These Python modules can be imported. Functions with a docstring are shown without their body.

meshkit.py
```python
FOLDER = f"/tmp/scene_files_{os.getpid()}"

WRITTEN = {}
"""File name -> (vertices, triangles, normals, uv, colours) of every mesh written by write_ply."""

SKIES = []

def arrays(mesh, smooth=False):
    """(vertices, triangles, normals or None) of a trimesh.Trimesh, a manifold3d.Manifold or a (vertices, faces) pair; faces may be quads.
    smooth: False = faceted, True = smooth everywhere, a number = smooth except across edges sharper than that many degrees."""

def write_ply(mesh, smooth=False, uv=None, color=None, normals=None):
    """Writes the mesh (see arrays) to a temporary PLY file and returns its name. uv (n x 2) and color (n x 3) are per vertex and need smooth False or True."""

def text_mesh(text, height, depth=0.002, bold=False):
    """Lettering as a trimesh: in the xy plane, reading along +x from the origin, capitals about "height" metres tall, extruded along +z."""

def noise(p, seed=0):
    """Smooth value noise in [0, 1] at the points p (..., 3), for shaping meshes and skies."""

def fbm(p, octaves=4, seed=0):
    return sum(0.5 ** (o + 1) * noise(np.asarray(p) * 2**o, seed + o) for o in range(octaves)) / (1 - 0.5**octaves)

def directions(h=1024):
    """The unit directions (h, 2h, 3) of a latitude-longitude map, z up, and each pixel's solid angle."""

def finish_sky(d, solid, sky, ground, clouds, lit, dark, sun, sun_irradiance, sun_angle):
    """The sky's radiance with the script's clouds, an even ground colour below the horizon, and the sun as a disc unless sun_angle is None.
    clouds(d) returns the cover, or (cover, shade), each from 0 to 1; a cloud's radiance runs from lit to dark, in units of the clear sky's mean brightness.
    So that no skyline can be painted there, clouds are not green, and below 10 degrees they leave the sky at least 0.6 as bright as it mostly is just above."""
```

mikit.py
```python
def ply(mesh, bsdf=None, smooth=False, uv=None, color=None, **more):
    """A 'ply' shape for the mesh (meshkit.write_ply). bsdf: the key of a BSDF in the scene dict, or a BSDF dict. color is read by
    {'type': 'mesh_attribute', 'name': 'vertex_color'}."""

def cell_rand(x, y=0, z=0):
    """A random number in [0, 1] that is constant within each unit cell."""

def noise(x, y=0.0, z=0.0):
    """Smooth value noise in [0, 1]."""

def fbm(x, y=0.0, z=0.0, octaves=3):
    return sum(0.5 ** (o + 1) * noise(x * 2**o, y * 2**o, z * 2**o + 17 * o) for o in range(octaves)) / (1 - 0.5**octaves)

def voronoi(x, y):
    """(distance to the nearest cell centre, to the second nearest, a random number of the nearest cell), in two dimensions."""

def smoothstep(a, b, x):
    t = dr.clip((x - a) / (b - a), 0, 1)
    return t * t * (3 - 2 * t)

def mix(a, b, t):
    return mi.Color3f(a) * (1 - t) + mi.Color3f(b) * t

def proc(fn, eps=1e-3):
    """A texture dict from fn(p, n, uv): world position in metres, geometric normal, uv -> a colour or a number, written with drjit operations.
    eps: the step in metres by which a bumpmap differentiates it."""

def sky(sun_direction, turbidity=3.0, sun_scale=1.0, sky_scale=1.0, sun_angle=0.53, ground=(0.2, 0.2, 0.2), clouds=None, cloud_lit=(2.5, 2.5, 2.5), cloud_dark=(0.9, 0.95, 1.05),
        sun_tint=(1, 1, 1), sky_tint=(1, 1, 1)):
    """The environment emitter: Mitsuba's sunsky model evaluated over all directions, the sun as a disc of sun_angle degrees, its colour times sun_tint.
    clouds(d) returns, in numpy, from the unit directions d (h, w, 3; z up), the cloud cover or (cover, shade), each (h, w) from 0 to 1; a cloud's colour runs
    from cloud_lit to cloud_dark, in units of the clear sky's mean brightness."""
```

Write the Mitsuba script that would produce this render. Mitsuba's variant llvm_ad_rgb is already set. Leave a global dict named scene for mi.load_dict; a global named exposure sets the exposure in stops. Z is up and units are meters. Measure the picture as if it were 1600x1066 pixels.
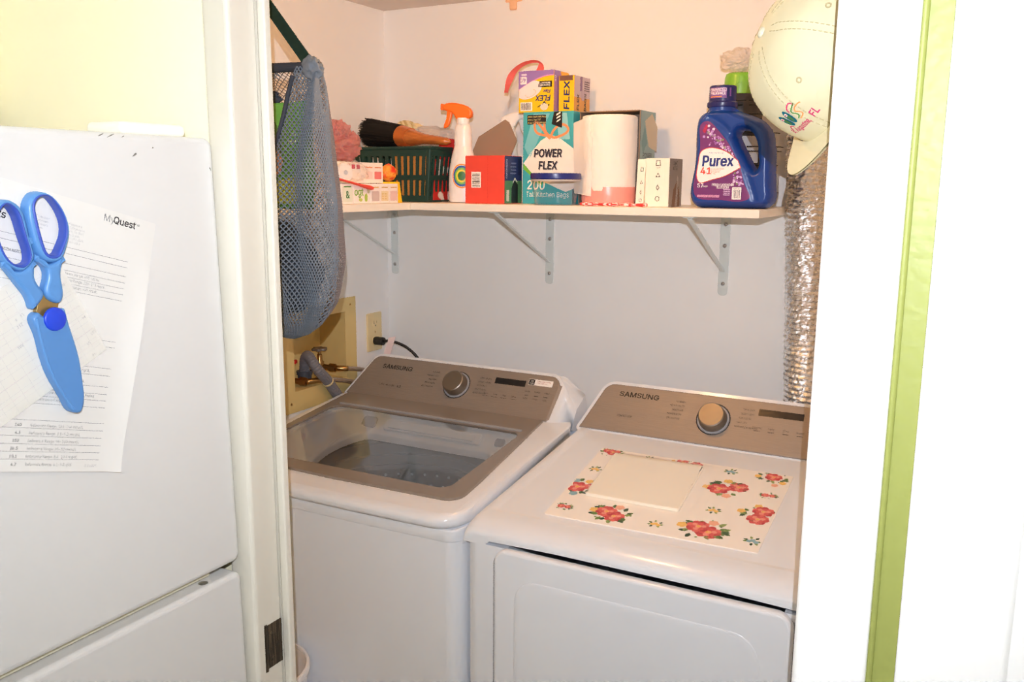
import math, sys
sys.path.insert(0, '/opt/lang')
import numpy as np, trimesh, mitsuba as mi, drjit as dr
import mikit, meshkit
from mikit import proc, noise, fbm, smoothstep, mix, voronoi, cell_rand
from shapely.geometry import Polygon, Point, box as sbox, LineString, MultiPolygon
from shapely import affinity
from shapely.ops import unary_union
import manifold3d as m3

rng = np.random.default_rng(7)
scene = {'type': 'scene'}
labels = {}

# ------------------------------------------------------------------ camera, lights, exposure
YAW, PITCH, ROLL = map(math.radians, (28.29, 10.227, 0.403))
EYE = np.array([0.0, 0.0, 1.6])
FWD = np.array([-math.sin(YAW) * math.cos(PITCH), math.cos(YAW) * math.cos(PITCH), -math.sin(PITCH)])
_r = np.array([math.cos(YAW), math.sin(YAW), 0.0])
_u = np.cross(_r, FWD)
UP = -math.sin(ROLL) * _r + math.cos(ROLL) * _u
T = mi.ScalarTransform4f
scene['camera'] = {'type': 'perspective', 'fov': math.degrees(2 * math.atan(800 / 1370.0)), 'fov_axis': 'x', 'near_clip': 0.02, 'far_clip': 50.0,
                   'to_world': T().look_at(origin=EYE.tolist(), target=(EYE + FWD).tolist(), up=UP.tolist())}
exposure = 0.0
FLASH = [6.5, 6.75, 7.35]                  # the photographer's flash, on top of the camera body: its beam fades towards the edges
CLOSET_LAMP = [49.0, 25.0, 8.5]         # warm bulb under the closet ceiling
KITCHEN_FILL = [2.7, 2.75, 2.8]           # added fill light under the kitchen ceiling, out of view

def S(r, g, b):
    c = np.array([r, g, b], float) / 255
    return np.where(c <= 0.04045, c / 12.92, ((c + 0.055) / 1.055) ** 2.4).tolist()

def rgb(c): return {'type': 'rgb', 'value': list(map(float, c))}

def mat(key, col, rough=0.5, spec=0.5, metallic=0.0, clearcoat=0.0, sheen=0.0, bump=None, bscale=1.0):
    base = col if isinstance(col, dict) else rgb(col)
    b = {'type': 'principled', 'base_color': base, 'roughness': rough, 'specular': spec, 'metallic': metallic}
    if clearcoat: b['clearcoat'] = clearcoat; b['clearcoat_gloss'] = 0.9
    if sheen: b['sheen'] = sheen
    if bump is not None:
        b = {'type': 'bumpmap', 'arbitrary': bump, 'scale': bscale, 'bsdf': b}
    scene[key] = {'type': 'twosided', 'bsdf': b}
    return key

VC = {'type': 'mesh_attribute', 'name': 'vertex_color'}
_n = lambda f, a: (lambda p, n, uv: a * fbm(p.x * f, p.y * f, p.z * f, 3))
# paints and plain stuffs
mat('m_wall', S(236, 236, 236), 0.55, 0.3, bump=proc(_n(120, 0.0012), 2e-3))
mat('m_wall_kitchen', S(252, 246, 214), 0.5, 0.3, bump=proc(_n(90, 0.0012), 2e-3))
mat('m_lime', S(150, 156, 84), 0.45, 0.4, bump=proc(_n(150, 0.0006), 2e-3))
mat('m_ceiling', S(214, 204, 196), 0.9, 0.1, bump=proc(_n(160, 0.012), 2e-3))
mat('m_trim', S(214, 209, 195), 0.28, 0.5)
mat('m_trim_white', S(245, 244, 241), 0.3, 0.5)
mat('m_floor', proc(lambda p, n, uv: mix(S(206, 204, 200), S(186, 184, 180), fbm(p.x * 9, p.y * 9, 0.0, 3))), 0.4)
mat('m_enamel', S(230, 234, 240), 0.16, 0.5)
mat('m_fridge', S(211, 210, 207), 0.32, 0.45, bump=proc(_n(260, 0.0004), 1e-3))
mat('m_gasket', S(204, 199, 176), 0.6)
mat('m_shelf', S(240, 232, 218), 0.35)
mat('m_bracket', S(206, 214, 214), 0.4, 0.5)
mat('m_knob', S(158, 149, 139), 0.46, 0.5, metallic=1.0)
mat('m_steel', S(190, 190, 192), 0.22, 0.5, metallic=1.0)
mat('m_brass', S(176, 140, 90), 0.3, 0.5, metallic=1.0)
mat('m_bronze', proc(lambda p, n, uv: mix(S(52, 44, 34), S(96, 82, 62), smoothstep(0.45, 0.75, fbm(p.x * 60, p.y * 420, p.z * 18, 3)))), 0.45, 0.5, metallic=0.5)
mat('m_silver', proc(lambda p, n, uv: mix(S(160, 148, 138), S(150, 139, 130), noise(p.x * 40, p.y * 900, p.z * 900))), 0.48, 0.5, metallic=0.4)
mat('m_silver_dark', S(116, 108, 102), 0.35, 0.5, metallic=0.4)
mat('m_lidframe', S(140, 130, 121), 0.22, 0.5, metallic=0.15)
mat('m_black', S(22, 22, 25), 0.3)
mat('m_dark', S(48, 46, 46), 0.5)
mat('m_tub', S(226, 228, 230), 0.35)
mat('m_ring', S(150, 150, 149), 0.4)
mat('m_drum', S(168, 165, 162), 0.36, 0.5, metallic=1.0)
mat('m_pulsator', S(84, 82, 84), 0.4)
mat('m_grey', S(150, 153, 160), 0.45)
mat('m_vc', VC, 0.45)
mat('m_vc_gloss', VC, 0.22)
mat('m_vc_matt', VC, 0.8, 0.2)
mat('m_paper', S(216, 214, 209), 0.8, 0.2)
mat('m_paper_old', S(214, 211, 203), 0.8, 0.2)
mat('m_sc_light', S(84, 136, 194), 0.35)
mat('m_sc_dark', S(54, 80, 172), 0.4)
mat('m_sc_sheath', S(80, 130, 188), 0.4, bump=proc(_n(900, 0.0002), 5e-4))
mat('m_sc_btn', S(30, 64, 196), 0.35)
mat('m_sc_metal', S(186, 158, 104), 0.3, 0.5, metallic=0.8)
mat('m_beige', S(214, 190, 128), 0.4)
mat('m_ivory', S(222, 204, 158), 0.35)
mat('m_hose', S(112, 112, 120), 0.45)
mat('m_hose_dark', S(70, 74, 84), 0.5)
mat('m_braid', proc(lambda p, n, uv: mix(S(150, 130, 112), S(206, 190, 176), noise(p.x * 700, p.y * 700, p.z * 700))), 0.3, 0.5, metallic=0.8)
mat('m_tag', S(236, 214, 212), 0.6)
mat('m_net', S(110, 122, 136), 0.7, 0.3)
mat('m_net_dark', S(54, 62, 76), 0.7, 0.3)
mat('m_net_back', S(120, 112, 112), 0.7, 0.3)
mat('m_strap', S(28, 52, 46), 0.8, 0.2, bump=proc(_n(700, 0.0008), 5e-4))
mat('m_cloth', proc(lambda p, n, uv: mix(S(44, 54, 68), S(78, 90, 106), fbm(p.x * 22, p.y * 22, p.z * 22, 3))), 0.9, 0.1)
mat('m_basket', S(16, 58, 54), 0.4)
mat('m_bristle', S(20, 18, 18), 0.6, 0.3)
mat('m_wood', proc(lambda p, n, uv: mix(S(204, 124, 62), S(160, 84, 36), fbm(p.x * 40, p.y * 200, p.z * 200, 3))), 0.3)
mat('m_copper', S(210, 120, 60), 0.35, 0.5, metallic=0.5)
mat('m_white_plastic', S(240, 238, 236), 0.3)
mat('m_orange', S(250, 116, 36), 0.3)
mat('m_red', S(228, 74, 60), 0.45)
mat('m_darkred', S(196, 40, 36), 0.45)
mat('m_kraft', S(148, 127, 110), 0.8, 0.2)
mat('m_towel', S(244, 238, 232), 0.95, 0.1, bump=proc(lambda p, n, uv: 0.0012 * fbm(p.x * 220, p.y * 220, p.z * 220, 2), 1e-3))
mat('m_pink_wrap', S(244, 160, 150), 0.3)
mat('m_blue_lid', S(34, 46, 120), 0.3)
mat('m_jug', S(22, 62, 142), 0.3, 0.5)
mat('m_jug_cap', S(30, 36, 98), 0.3, 0.5)
mat('m_limecap', S(124, 186, 58), 0.35)
mat('m_bottle_dark', S(40, 40, 46), 0.35)
mat('m_cap', S(212, 203, 168), 0.85, 0.2, bump=proc(lambda p, n, uv: 0.0004 * noise(p.x * 1400, p.y * 1400, p.z * 1400) + 0.003 * fbm(p.x * 30, p.y * 30, p.z * 30, 2), 8e-4))
mat('m_cap_line', S(182, 170, 132), 0.85, 0.2)
mat('m_yellow', S(250, 200, 30), 0.45)
mat('m_soap', S(246, 238, 232), 0.45)
mat('m_offwhite', S(246, 240, 224), 0.5)
mat('m_mat', S(246, 240, 232), 0.4)
mat('m_trash', S(232, 228, 228), 0.4)
mat('m_cord', S(20, 20, 20), 0.45)
mat('m_brown_roll', S(212, 160, 130), 0.5)
scene['m_foil'] = {'type': 'twosided', 'bsdf': {'type': 'roughconductor', 'material': 'Al', 'alpha': 0.2}}
scene['m_glass'] = {'type': 'thindielectric', 'int_ior': 1.5, 'specular_transmittance': rgb((0.66, 0.67, 0.68))}
scene['m_clear'] = {'type': 'thindielectric', 'int_ior': 1.35}
scene['m_tulle'] = {'type': 'principledthin', 'base_color': rgb(S(255, 208, 206)), 'roughness': 0.5, 'diff_trans': 1.0, 'spec_trans': 0.5, 'eta': 1.2}
scene['m_pinkstrip'] = {'type': 'principledthin', 'base_color': rgb(S(240, 120, 120)), 'roughness': 0.4, 'diff_trans': 0.7, 'spec_trans': 0.1, 'eta': 1.3}
scene['m_filmwhite'] = {'type': 'principledthin', 'base_color': rgb(S(250, 244, 238)), 'roughness': 0.25, 'diff_trans': 0.8, 'spec_trans': 0.25, 'eta': 1.3}

# ------------------------------------------------------------------ helpers
def obj(key, mesh, bsdf, smooth=False, color=None, to_world=None):
    """ONE entry of the scene; a taken key gets the next three-digit number. Returns the key used."""
    k, i = key, 0
    while k in scene:
        i += 1; k = f'{key}_{i:03d}'
    d = mesh if isinstance(mesh, dict) else mikit.ply(mesh, bsdf, smooth=smooth, color=color)
    if to_world is not None: d = {**d, 'to_world': to_world}
    scene[k] = d
    return k

_used = set()
def thing(name, label, cat, group=None, kind=None):
    k, i = name, 0
    while k in _used or k in scene:
        i += 1; k = f'{name}_{i:03d}'
    _used.add(k)
    labels[k] = {'label': label, 'category': cat}
    if group: labels[k]['group'] = group
    if kind: labels[k]['kind'] = kind
    return k

def struct(name, mesh, bsdf, smooth=False):
    k = obj(name, mesh, bsdf, smooth); labels[k] = {'kind': 'structure'}; return k

def cat(*ms): return trimesh.util.concatenate([m for m in ms if m is not None])
def cuboid(x0, x1, y0, y1, z0, z1):
    return trimesh.creation.box(bounds=[[min(x0, x1), min(y0, y1), min(z0, z1)], [max(x0, x1), max(y0, y1), max(z0, z1)]])
def man(m): 
    g = m.to_mesh(); return trimesh.Trimesh(g.vert_properties[:, :3], g.tri_verts, process=False)
def rbox(x0, x1, y0, y1, z0, z1, r, seg=12):
    pts = [m3.Manifold.sphere(r, seg).translate([x, y, z]) for x in (x0 + r, x1 - r) for y in (y0 + r, y1 - r) for z in (z0 + r, z1 - r)]
    return man(m3.Manifold.batch_hull(pts))
def rrect(x0, x1, y0, y1, r, n=8):
    return sbox(x0 + r, y0 + r, x1 - r, y1 - r).buffer(r, quad_segs=n)
def tri2d(poly):
    if poly.is_empty: return np.zeros((0, 2)), np.zeros((0, 3), int)
    vs, fs, o = [], [], 0
    for g in getattr(poly, 'geoms', [poly]):
        if g.area < 1e-10: continue
        v, f = trimesh.creation.triangulate_polygon(g, engine='earcut')
        vs.append(v); fs.append(f + o); o += len(v)
    if not vs: return np.zeros((0, 2)), np.zeros((0, 3), int)
    return np.vstack(vs), np.vstack(fs)
def ext(poly, h, z0=0.0):
    ms = [trimesh.creation.extrude_polygon(g, h, engine='earcut') for g in getattr(poly, 'geoms', [poly])]
    m = cat(*ms); m.apply_translation([0, 0, z0]); return m
def smooth_closed(pts, n=120):
    p = np.asarray(pts, float); p = np.vstack([p, p[:1]])
    d = np.r_[0, np.cumsum(np.linalg.norm(np.diff(p, axis=0), axis=1))]
    from scipy.interpolate import CubicSpline
    cs = CubicSpline(d, p, bc_type='periodic')
    return cs(np.linspace(0, d[-1], n, endpoint=False))
def pillow(pts, h, b, steps=4, z0=0.0):
    """A slab h high over the contour with its top edge rounded by b."""
    p = np.asarray(pts, float)
    if Polygon(p).exterior.is_ccw is False: p = p[::-1]
    e = np.roll(p, -1, 0) - np.roll(p, 1, 0)
    nrm = np.c_[-e[:, 1], e[:, 0]]; nrm /= np.linalg.norm(nrm, axis=1, keepdims=True) + 1e-12
    rings = [np.c_[p, np.full(len(p), z0)]]
    for a in np.linspace(0, math.pi / 2, steps + 1):
        rings.append(np.c_[p + nrm * b * (1 - math.cos(a)), np.full(len(p), z0 + h - b + b * math.sin(a))])
    N = len(p); v = np.vstack(rings); f = []
    i = np.arange(N); j = (i + 1) % N
    for k in range(len(rings) - 1):
        a0, a1 = k * N, (k + 1) * N
        f += [np.c_[a0 + i, a0 + j, a1 + j], np.c_[a0 + i, a1 + j, a1 + i]]
    cv, cf = trimesh.creation.triangulate_polygon(Polygon(rings[-1][:, :2]).buffer(0), engine='earcut')
    o = len(v); v = np.vstack([v, np.c_[cv, np.full(len(cv), z0 + h)]])
    bv, bf = trimesh.creation.triangulate_polygon(Polygon(p), engine='earcut')
    f.append(cf + o); o = len(v); v = np.vstack([v, np.c_[bv, np.full(len(bv), z0)]]); f.append(bf[:, ::-1] + o)
    m = trimesh.Trimesh(v, np.vstack(f), process=False)
    return m
def poly_pts(poly): return np.array(poly.exterior.coords)[:-1]
def lathe(profile, seg=40, c=(0, 0, 0)):
    """Revolve [(r, z), ...] about z."""
    pr = np.asarray(profile, float); a = np.arange(seg) * 2 * math.pi / seg
    v = np.stack([pr[:, None, 0] * np.cos(a), pr[:, None, 0] * np.sin(a), np.repeat(pr[:, 1:2], seg, 1)], -1).reshape(-1, 3) + np.asarray(c)
    i, j = np.meshgrid(np.arange(len(pr) - 1), np.arange(seg), indexing='ij'); j2 = (j + 1) % seg
    q = np.stack([i * seg + j, i * seg + j2, (i + 1) * seg + j2, (i + 1) * seg + j], -1).reshape(-1, 4)
    return trimesh.Trimesh(v, np.vstack([q[:, :3], q[:, [0, 2, 3]]]), process=False)
def spline(pts, n):
    from scipy.interpolate import CubicSpline
    p = np.asarray(pts, float); d = np.r_[0, np.cumsum(np.linalg.norm(np.diff(p, axis=0), axis=1))]
    return CubicSpline(d, p)(np.linspace(0, d[-1], n))
def tube(pts, r, sides=12, closed=False, cap=True):
    p = np.asarray(pts, float); n = len(p)
    t = (np.roll(p, -1, 0) - np.roll(p, 1, 0)) if closed else np.gradient(p, axis=0)
    t /= np.linalg.norm(t, axis=1, keepdims=True) + 1e-12
    a = np.zeros_like(p); ref = np.array([0, 0, 1.0]) if abs(t[0, 2]) < 0.9 else np.array([1.0, 0, 0])
    for k in range(n):
        ref = ref - t[k] * (ref @ t[k]); ref /= np.linalg.norm(ref); a[k] = ref
    b = np.cross(t, a); ang = np.arange(sides) * 2 * math.pi / sides
    R = np.broadcast_to(np.asarray(r, float), (n,))[:, None, None]
    v = (p[:, None] + R * (np.cos(ang)[None, :, None] * a[:, None] + np.sin(ang)[None, :, None] * b[:, None])).reshape(-1, 3)
    m = n if closed else n - 1
    i, j = np.meshgrid(np.arange(m), np.arange(sides), indexing='ij'); i2 = (i + 1) % n; j2 = (j + 1) % sides
    q = np.stack([i * sides + j, i * sides + j2, i2 * sides + j2, i2 * sides + j], -1).reshape(-1, 4)
    f = [q[:, :3], q[:, [0, 2, 3]]]
    if cap and not closed:
        v = np.vstack([v, p[:1], p[-1:]]); o = n * sides; s = np.arange(sides); s2 = (s + 1) % sides
        f += [np.c_[np.full(sides, o), s2, s], np.c_[np.full(sides, o + 1), (n - 1) * sides + s, (n - 1) * sides + s2]]
    return trimesh.Trimesh(v, np.vstack(f), process=False)
def frame(o, u, v):
    """Local (a, b, c) -> o + a u + b v + c (u x v)."""
    o, u, v = (np.asarray(x, float) for x in (o, u, v)); u = u / np.linalg.norm(u); v = v / np.linalg.norm(v); w = np.cross(u, v)
    B = np.stack([u, v, w]); return lambda P: o + np.asarray(P, float) @ B
def moved(m, fn): return trimesh.Trimesh(fn(np.array(m.vertices)), np.array(m.faces), process=False)
FRONT = lambda o: frame(o, (1, 0, 0), (0, 0, 1))      # a face looking to -y
SIDE = lambda o: frame(o, (0, 1, 0), (0, 0, 1))       # a face looking to +x

_txt = {}
def text2d(s, h, bold=False):
    if (s, bold) not in _txt:
        m = meshkit.text_mesh(s, 1.0, 0.2, bold); k = m.triangles_center[:, 2] > 0.199; f = m.faces[k]
        ids, inv = np.unique(f.ravel(), return_inverse=True); _txt[(s, bold)] = (np.array(m.vertices)[ids][:, :2], inv.reshape(-1, 3))
    v, f = _txt[(s, bold)]; return v * h, f

class Print:
    """Flat printing on a face: coloured flat pieces, later ones on top, joined into one mesh with a colour per vertex."""
    def __init__(s, step=0.00025): s.v, s.f, s.c, s.n, s.step, s.k = [], [], [], 0, step, 1
    def tris(s, v, f, col):
        if len(v) == 0: return s
        s.v.append(np.c_[v, np.full(len(v), s.k * s.step)]); s.f.append(np.asarray(f) + s.n); s.n += len(v); s.c.append(np.tile(col, (len(v), 1))); return s
    def up(s): s.k += 1; return s
    def poly(s, p, col, sub=None):
        v, f = tri2d(p)
        if sub and len(v): 
            v3, f = trimesh.remesh.subdivide_to_size(np.c_[v, np.zeros(len(v))], f, sub); v = v3[:, :2]
        return s.tris(v, f, col)
    def rect(s, x0, x1, y0, y1, col, sub=None): return s.poly(sbox(x0, y0, x1, y1), col, sub)
    def disc(s, x, y, r, col, ry=None, rot=0, q=5): return s.poly(affinity.rotate(affinity.scale(Point(x, y).buffer(1, quad_segs=q), r, ry or r), rot, origin=(x, y)), col)
    def text(s, x, y, h, t, col, bold=False, rot=0.0, sx=1.0, slant=0.0, anchor='l', sub=None):
        v, f = text2d(t, h, bold); v = v.copy()
        w = v[:, 0].max()
        if anchor == 'c': v[:, 0] -= w / 2
        if anchor == 'r': v[:, 0] -= w
        v[:, 0] = v[:, 0] * sx + slant * v[:, 1]
        c, q = math.cos(math.radians(rot)), math.sin(math.radians(rot))
        v = np.c_[v[:, 0] * c - v[:, 1] * q + x, v[:, 0] * q + v[:, 1] * c + y]
        if sub:
            v3, f = trimesh.remesh.subdivide_to_size(np.c_[v, np.zeros(len(v))], f, sub); v = v3[:, :2]
        return s.tris(v, f, col)
    def line(s, pts, w, col, sub=None): return s.poly(LineString(pts).buffer(w / 2, cap_style=2), col, sub)
    def build(s, key, fn, bsdf='m_vc'):
        v = np.vstack(s.v); return obj(key, trimesh.Trimesh(fn(v), np.vstack(s.f), process=False), bsdf, False, np.vstack(s.c))

def barcode(P, x0, x1, y0, y1, vertical=True, seed=1):
    P.rect(x0, x1, y0, y1, S(250, 246, 242)); P.up(); g = np.random.default_rng(seed); a, e = (x0, x1) if vertical else (y0, y1)
    t = a + 0.08 * (e - a)
    while t < e - 0.1 * (e - a):
        w = (e - a) * g.choice([0.02, 0.035, 0.05])
        if vertical: P.rect(t, t + w, y0 + 0.1 * (y1 - y0), y1 - 0.1 * (y1 - y0), S(60, 50, 48))
        else: P.rect(x0 + 0.1 * (x1 - x0), x1 - 0.1 * (x1 - x0), t, t + w, S(60, 50, 48))
        t += w + (e - a) * g.choice([0.02, 0.03, 0.05])
    P.up()

# ------------------------------------------------------------------ lights as things
_f = frame(EYE - 0.05 * FWD + 0.09 * UP, np.cross(FWD, UP), UP)
k = thing('camera_flash', 'small rectangular white flash lamp on top of the camera', 'flash')
obj(k, moved(cuboid(-0.035, 0.035, -0.02, 0.02, 0.001, 0.03), lambda p: _f(p * [1, 1, 1])), 'm_black')
fl = trimesh.Trimesh(_f(np.array([[-.033, -.018, 0], [.033, -.018, 0], [.033, .018, 0], [-.033, .018, 0]])), [[0, 2, 1], [0, 3, 2]], process=False)
if fl.face_normals[0] @ FWD < 0: fl = trimesh.Trimesh(fl.vertices, fl.faces[:, ::-1], process=False)
obj(k + '__lens', fl, 'm_white_plastic')
_o, _d = _f([[0, 0, -0.004]])[0], FWD + 0.16 * UP
scene['flash_beam'] = {'type': 'spot', 'to_world': T().look_at(origin=_o.tolist(), target=(_o + _d).tolist(), up=UP.tolist()), 'intensity': rgb(FLASH), 'cutoff_angle': 62.0, 'beam_width': 6.0}

# ------------------------------------------------------------------ the setting
XL, XR, YB, ZC = -1.628, -0.085, 2.21, 2.096           # closet: left wall, right wall, back wall, ceiling
YW0, YW1 = 0.80, 0.862                                 # the partition with the doorway
XJ0, XJ1, ZH = -0.81, -0.118, 2.03                     # doorway jambs and head
struct('floor', cuboid(-1.75, 1.9, -2.3, 2.3, -0.05, 0.0), 'm_floor')
struct('wall_back', cuboid(XL - 0.1, XR + 0.1, YB, YB + 0.08, 0, ZC), 'm_wall')
# left closet wall has a rectangular recess where the valve box sits 
vy0, vy1, vz0, vz1 = 1.770, 1.993, 1.032, 1.230
struct('wall_left', cat(cuboid(XL - 0.1, XL, YW1, vy0, 0, ZC), cuboid(XL - 0.1, XL, vy1, YB, 0, ZC), cuboid(XL - 0.1, XL, vy0, vy1, 0, vz0), cuboid(XL - 0.1, XL, vy0, vy1, vz1, ZC), cuboid(XL - 0.12, XL - 0.1, vy0, vy1, vz0, vz1)), 'm_wall')
struct('wall_right', cuboid(XR, XR + 0.1, YW1, YB, 0, ZC), 'm_wall')
struct('ceiling', cuboid(XL - 0.1, XR + 0.1, YW1, YB + 0.08, ZC, ZC + 0.05), 'm_ceiling')
KZ = 2.44
struct('wall_doorway', cat(cuboid(-1.75, XJ0 - 0.018, YW0, YW1, 0, KZ), cuboid(XJ0 - 0.018, XJ1 + 0.018, YW0, YW1, ZH + 0.018, KZ)), 'm_wall_kitchen')
struct('wall_front', cuboid(XJ1 + 0.018, 1.9, YW0, YW1, 0, KZ), 'm_lime')
struct('wall_kitchen_left', cuboid(-1.75, -1.65, -2.3, YW0, 0, KZ), 'm_wall_kitchen')
struct('wall_kitchen_right', cuboid(1.8, 1.9, -2.3, YW0, 0, KZ), 'm_trim_white')
struct('wall_kitchen_back', cuboid(-1.65, 1.8, -2.3, -2.2, 0, KZ), 'm_trim_white')
struct('ceiling_kitchen', cuboid(-1.75, 1.9, -2.3, YW1, KZ, KZ + 0.05), 'm_trim_white')

def casing_profile(w, t, r1, r2):
    """Cross-section of a door casing: w wide, t thick, rounded at the outer (r1) and the inner (r2) edge."""
    a = sbox(0, 0, w, t).buffer(0)
    pts = [(0, 0), (w, 0)] + [(w - r2 + r2 * math.cos(x), t - r2 + r2 * math.sin(x)) for x in np.linspace(0, math.pi / 2, 7)] + [(r1 + r1 * math.cos(x), t - r1 * 0.8 + r1 * 0.8 * math.sin(x)) for x in np.linspace(math.pi / 2, math.pi, 7)]
    return Polygon(pts)
def upright(profile, x0, yback, z0, z1, flip=False):
    """Extrude a casing section upright: its back on the plane y = yback, its thickness towards -y."""
    m = ext(profile, z1 - z0); v = np.array(m.vertices); w = v[:, 0].max()
    x = x0 + (w - v[:, 0] if flip else v[:, 0])
    q = trimesh.Trimesh(np.c_[x, yback - v[:, 1], z0 + v[:, 2]], m.faces, process=False); q.fix_normals(); return q
# left casing, rounded jamb reveal, jamb lining, door stop
struct('trim_1', upright(casing_profile(0.044, 0.014, 0.009, 0.006), -0.848, YW0, 0, ZH + 0.06), 'm_trim', 40)
hz0, hz1 = 0.945, 1.008                                # the hinge leaf is let into the lining here
struct('door_1', cat(cuboid(XJ0 - 0.018, XJ0, YW0, 0.8362, 0, ZH), cuboid(XJ0 - 0.018, XJ0, 0.8405, YW1, 0, ZH), cuboid(XJ0 - 0.018, XJ0 - 0.012, 0.8362, 0.8405, 0, ZH), cuboid(XJ1, XJ1 + 0.018, YW0, YW1, 0, ZH), cuboid(XJ0 - 0.018, XJ1 + 0.018, YW0, YW1, ZH, ZH + 0.018)), 'm_trim')
struct('trim_2', cat(rbox(XJ0 - 0.0005, XJ0 + 0.0125, 0.8402, 0.8522, 0, ZH - 0.0, 0.003), rbox(XJ1 - 0.0125, XJ1 + 0.003, 0.8395, 0.8515, 0, ZH, 0.003)), 'm_trim', 40)
obj('door_1__hinge', cat(rbox(XJ0 - 0.002, XJ0 + 0.0012, 0.8095, 0.8375, hz0, hz1, 0.0005), tube([(XJ0 - 0.0005, 0.8065, hz0 - 0.002), (XJ0 - 0.0005, 0.8065, hz1 + 0.002)], 0.004, 10)), 'm_bronze', 40)
labels['door_1__hinge'] = {'label': 'dark bronze hinge leaf left on the door jamb'}
for q, (yy, zz) in enumerate([(0.818, hz0 + 0.012), (0.829, hz0 + 0.031), (0.818, hz0 + 0.05)]):
    m = lathe([(0, 0.0012), (0.002, 0.0011), (0.0034, 0)], 10); obj('door_1__hinge__screw', moved(m, frame((XJ0 + 0.0012, yy, zz), (0, 1, 0), (0, 0, 1))), 'm_bronze')
# right casing, the strip of green wall is wall_front itself, then the next doorway's casing and door
struct('trim_3', upright(casing_profile(0.064, 0.014, 0.004, 0.008), -0.125, YW0, 0, ZH + 0.06, flip=True), 'm_trim_white', 40)
struct('trim_4', cat(upright(casing_profile(0.085, 0.016, 0.004, 0.006), -0.0375, YW0, 0, ZH + 0.06)), 'm_trim_white', 40)
struct('door_2', cuboid(0.0475, 0.78, YW0 - 0.006, YW0, 0.01, ZH), 'm_trim_white')
struct('trim_5', tube([(-0.0595, YW0 - 0.002, 0), (-0.0595, YW0 - 0.002, ZH + 0.06)], 0.0035, 10), 'm_lime', 40)
struct('trim_6', cuboid(-0.802, -0.127, YW0 - 0.014, YW0, ZH + 0.004, ZH + 0.06), 'm_trim_white')

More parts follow.
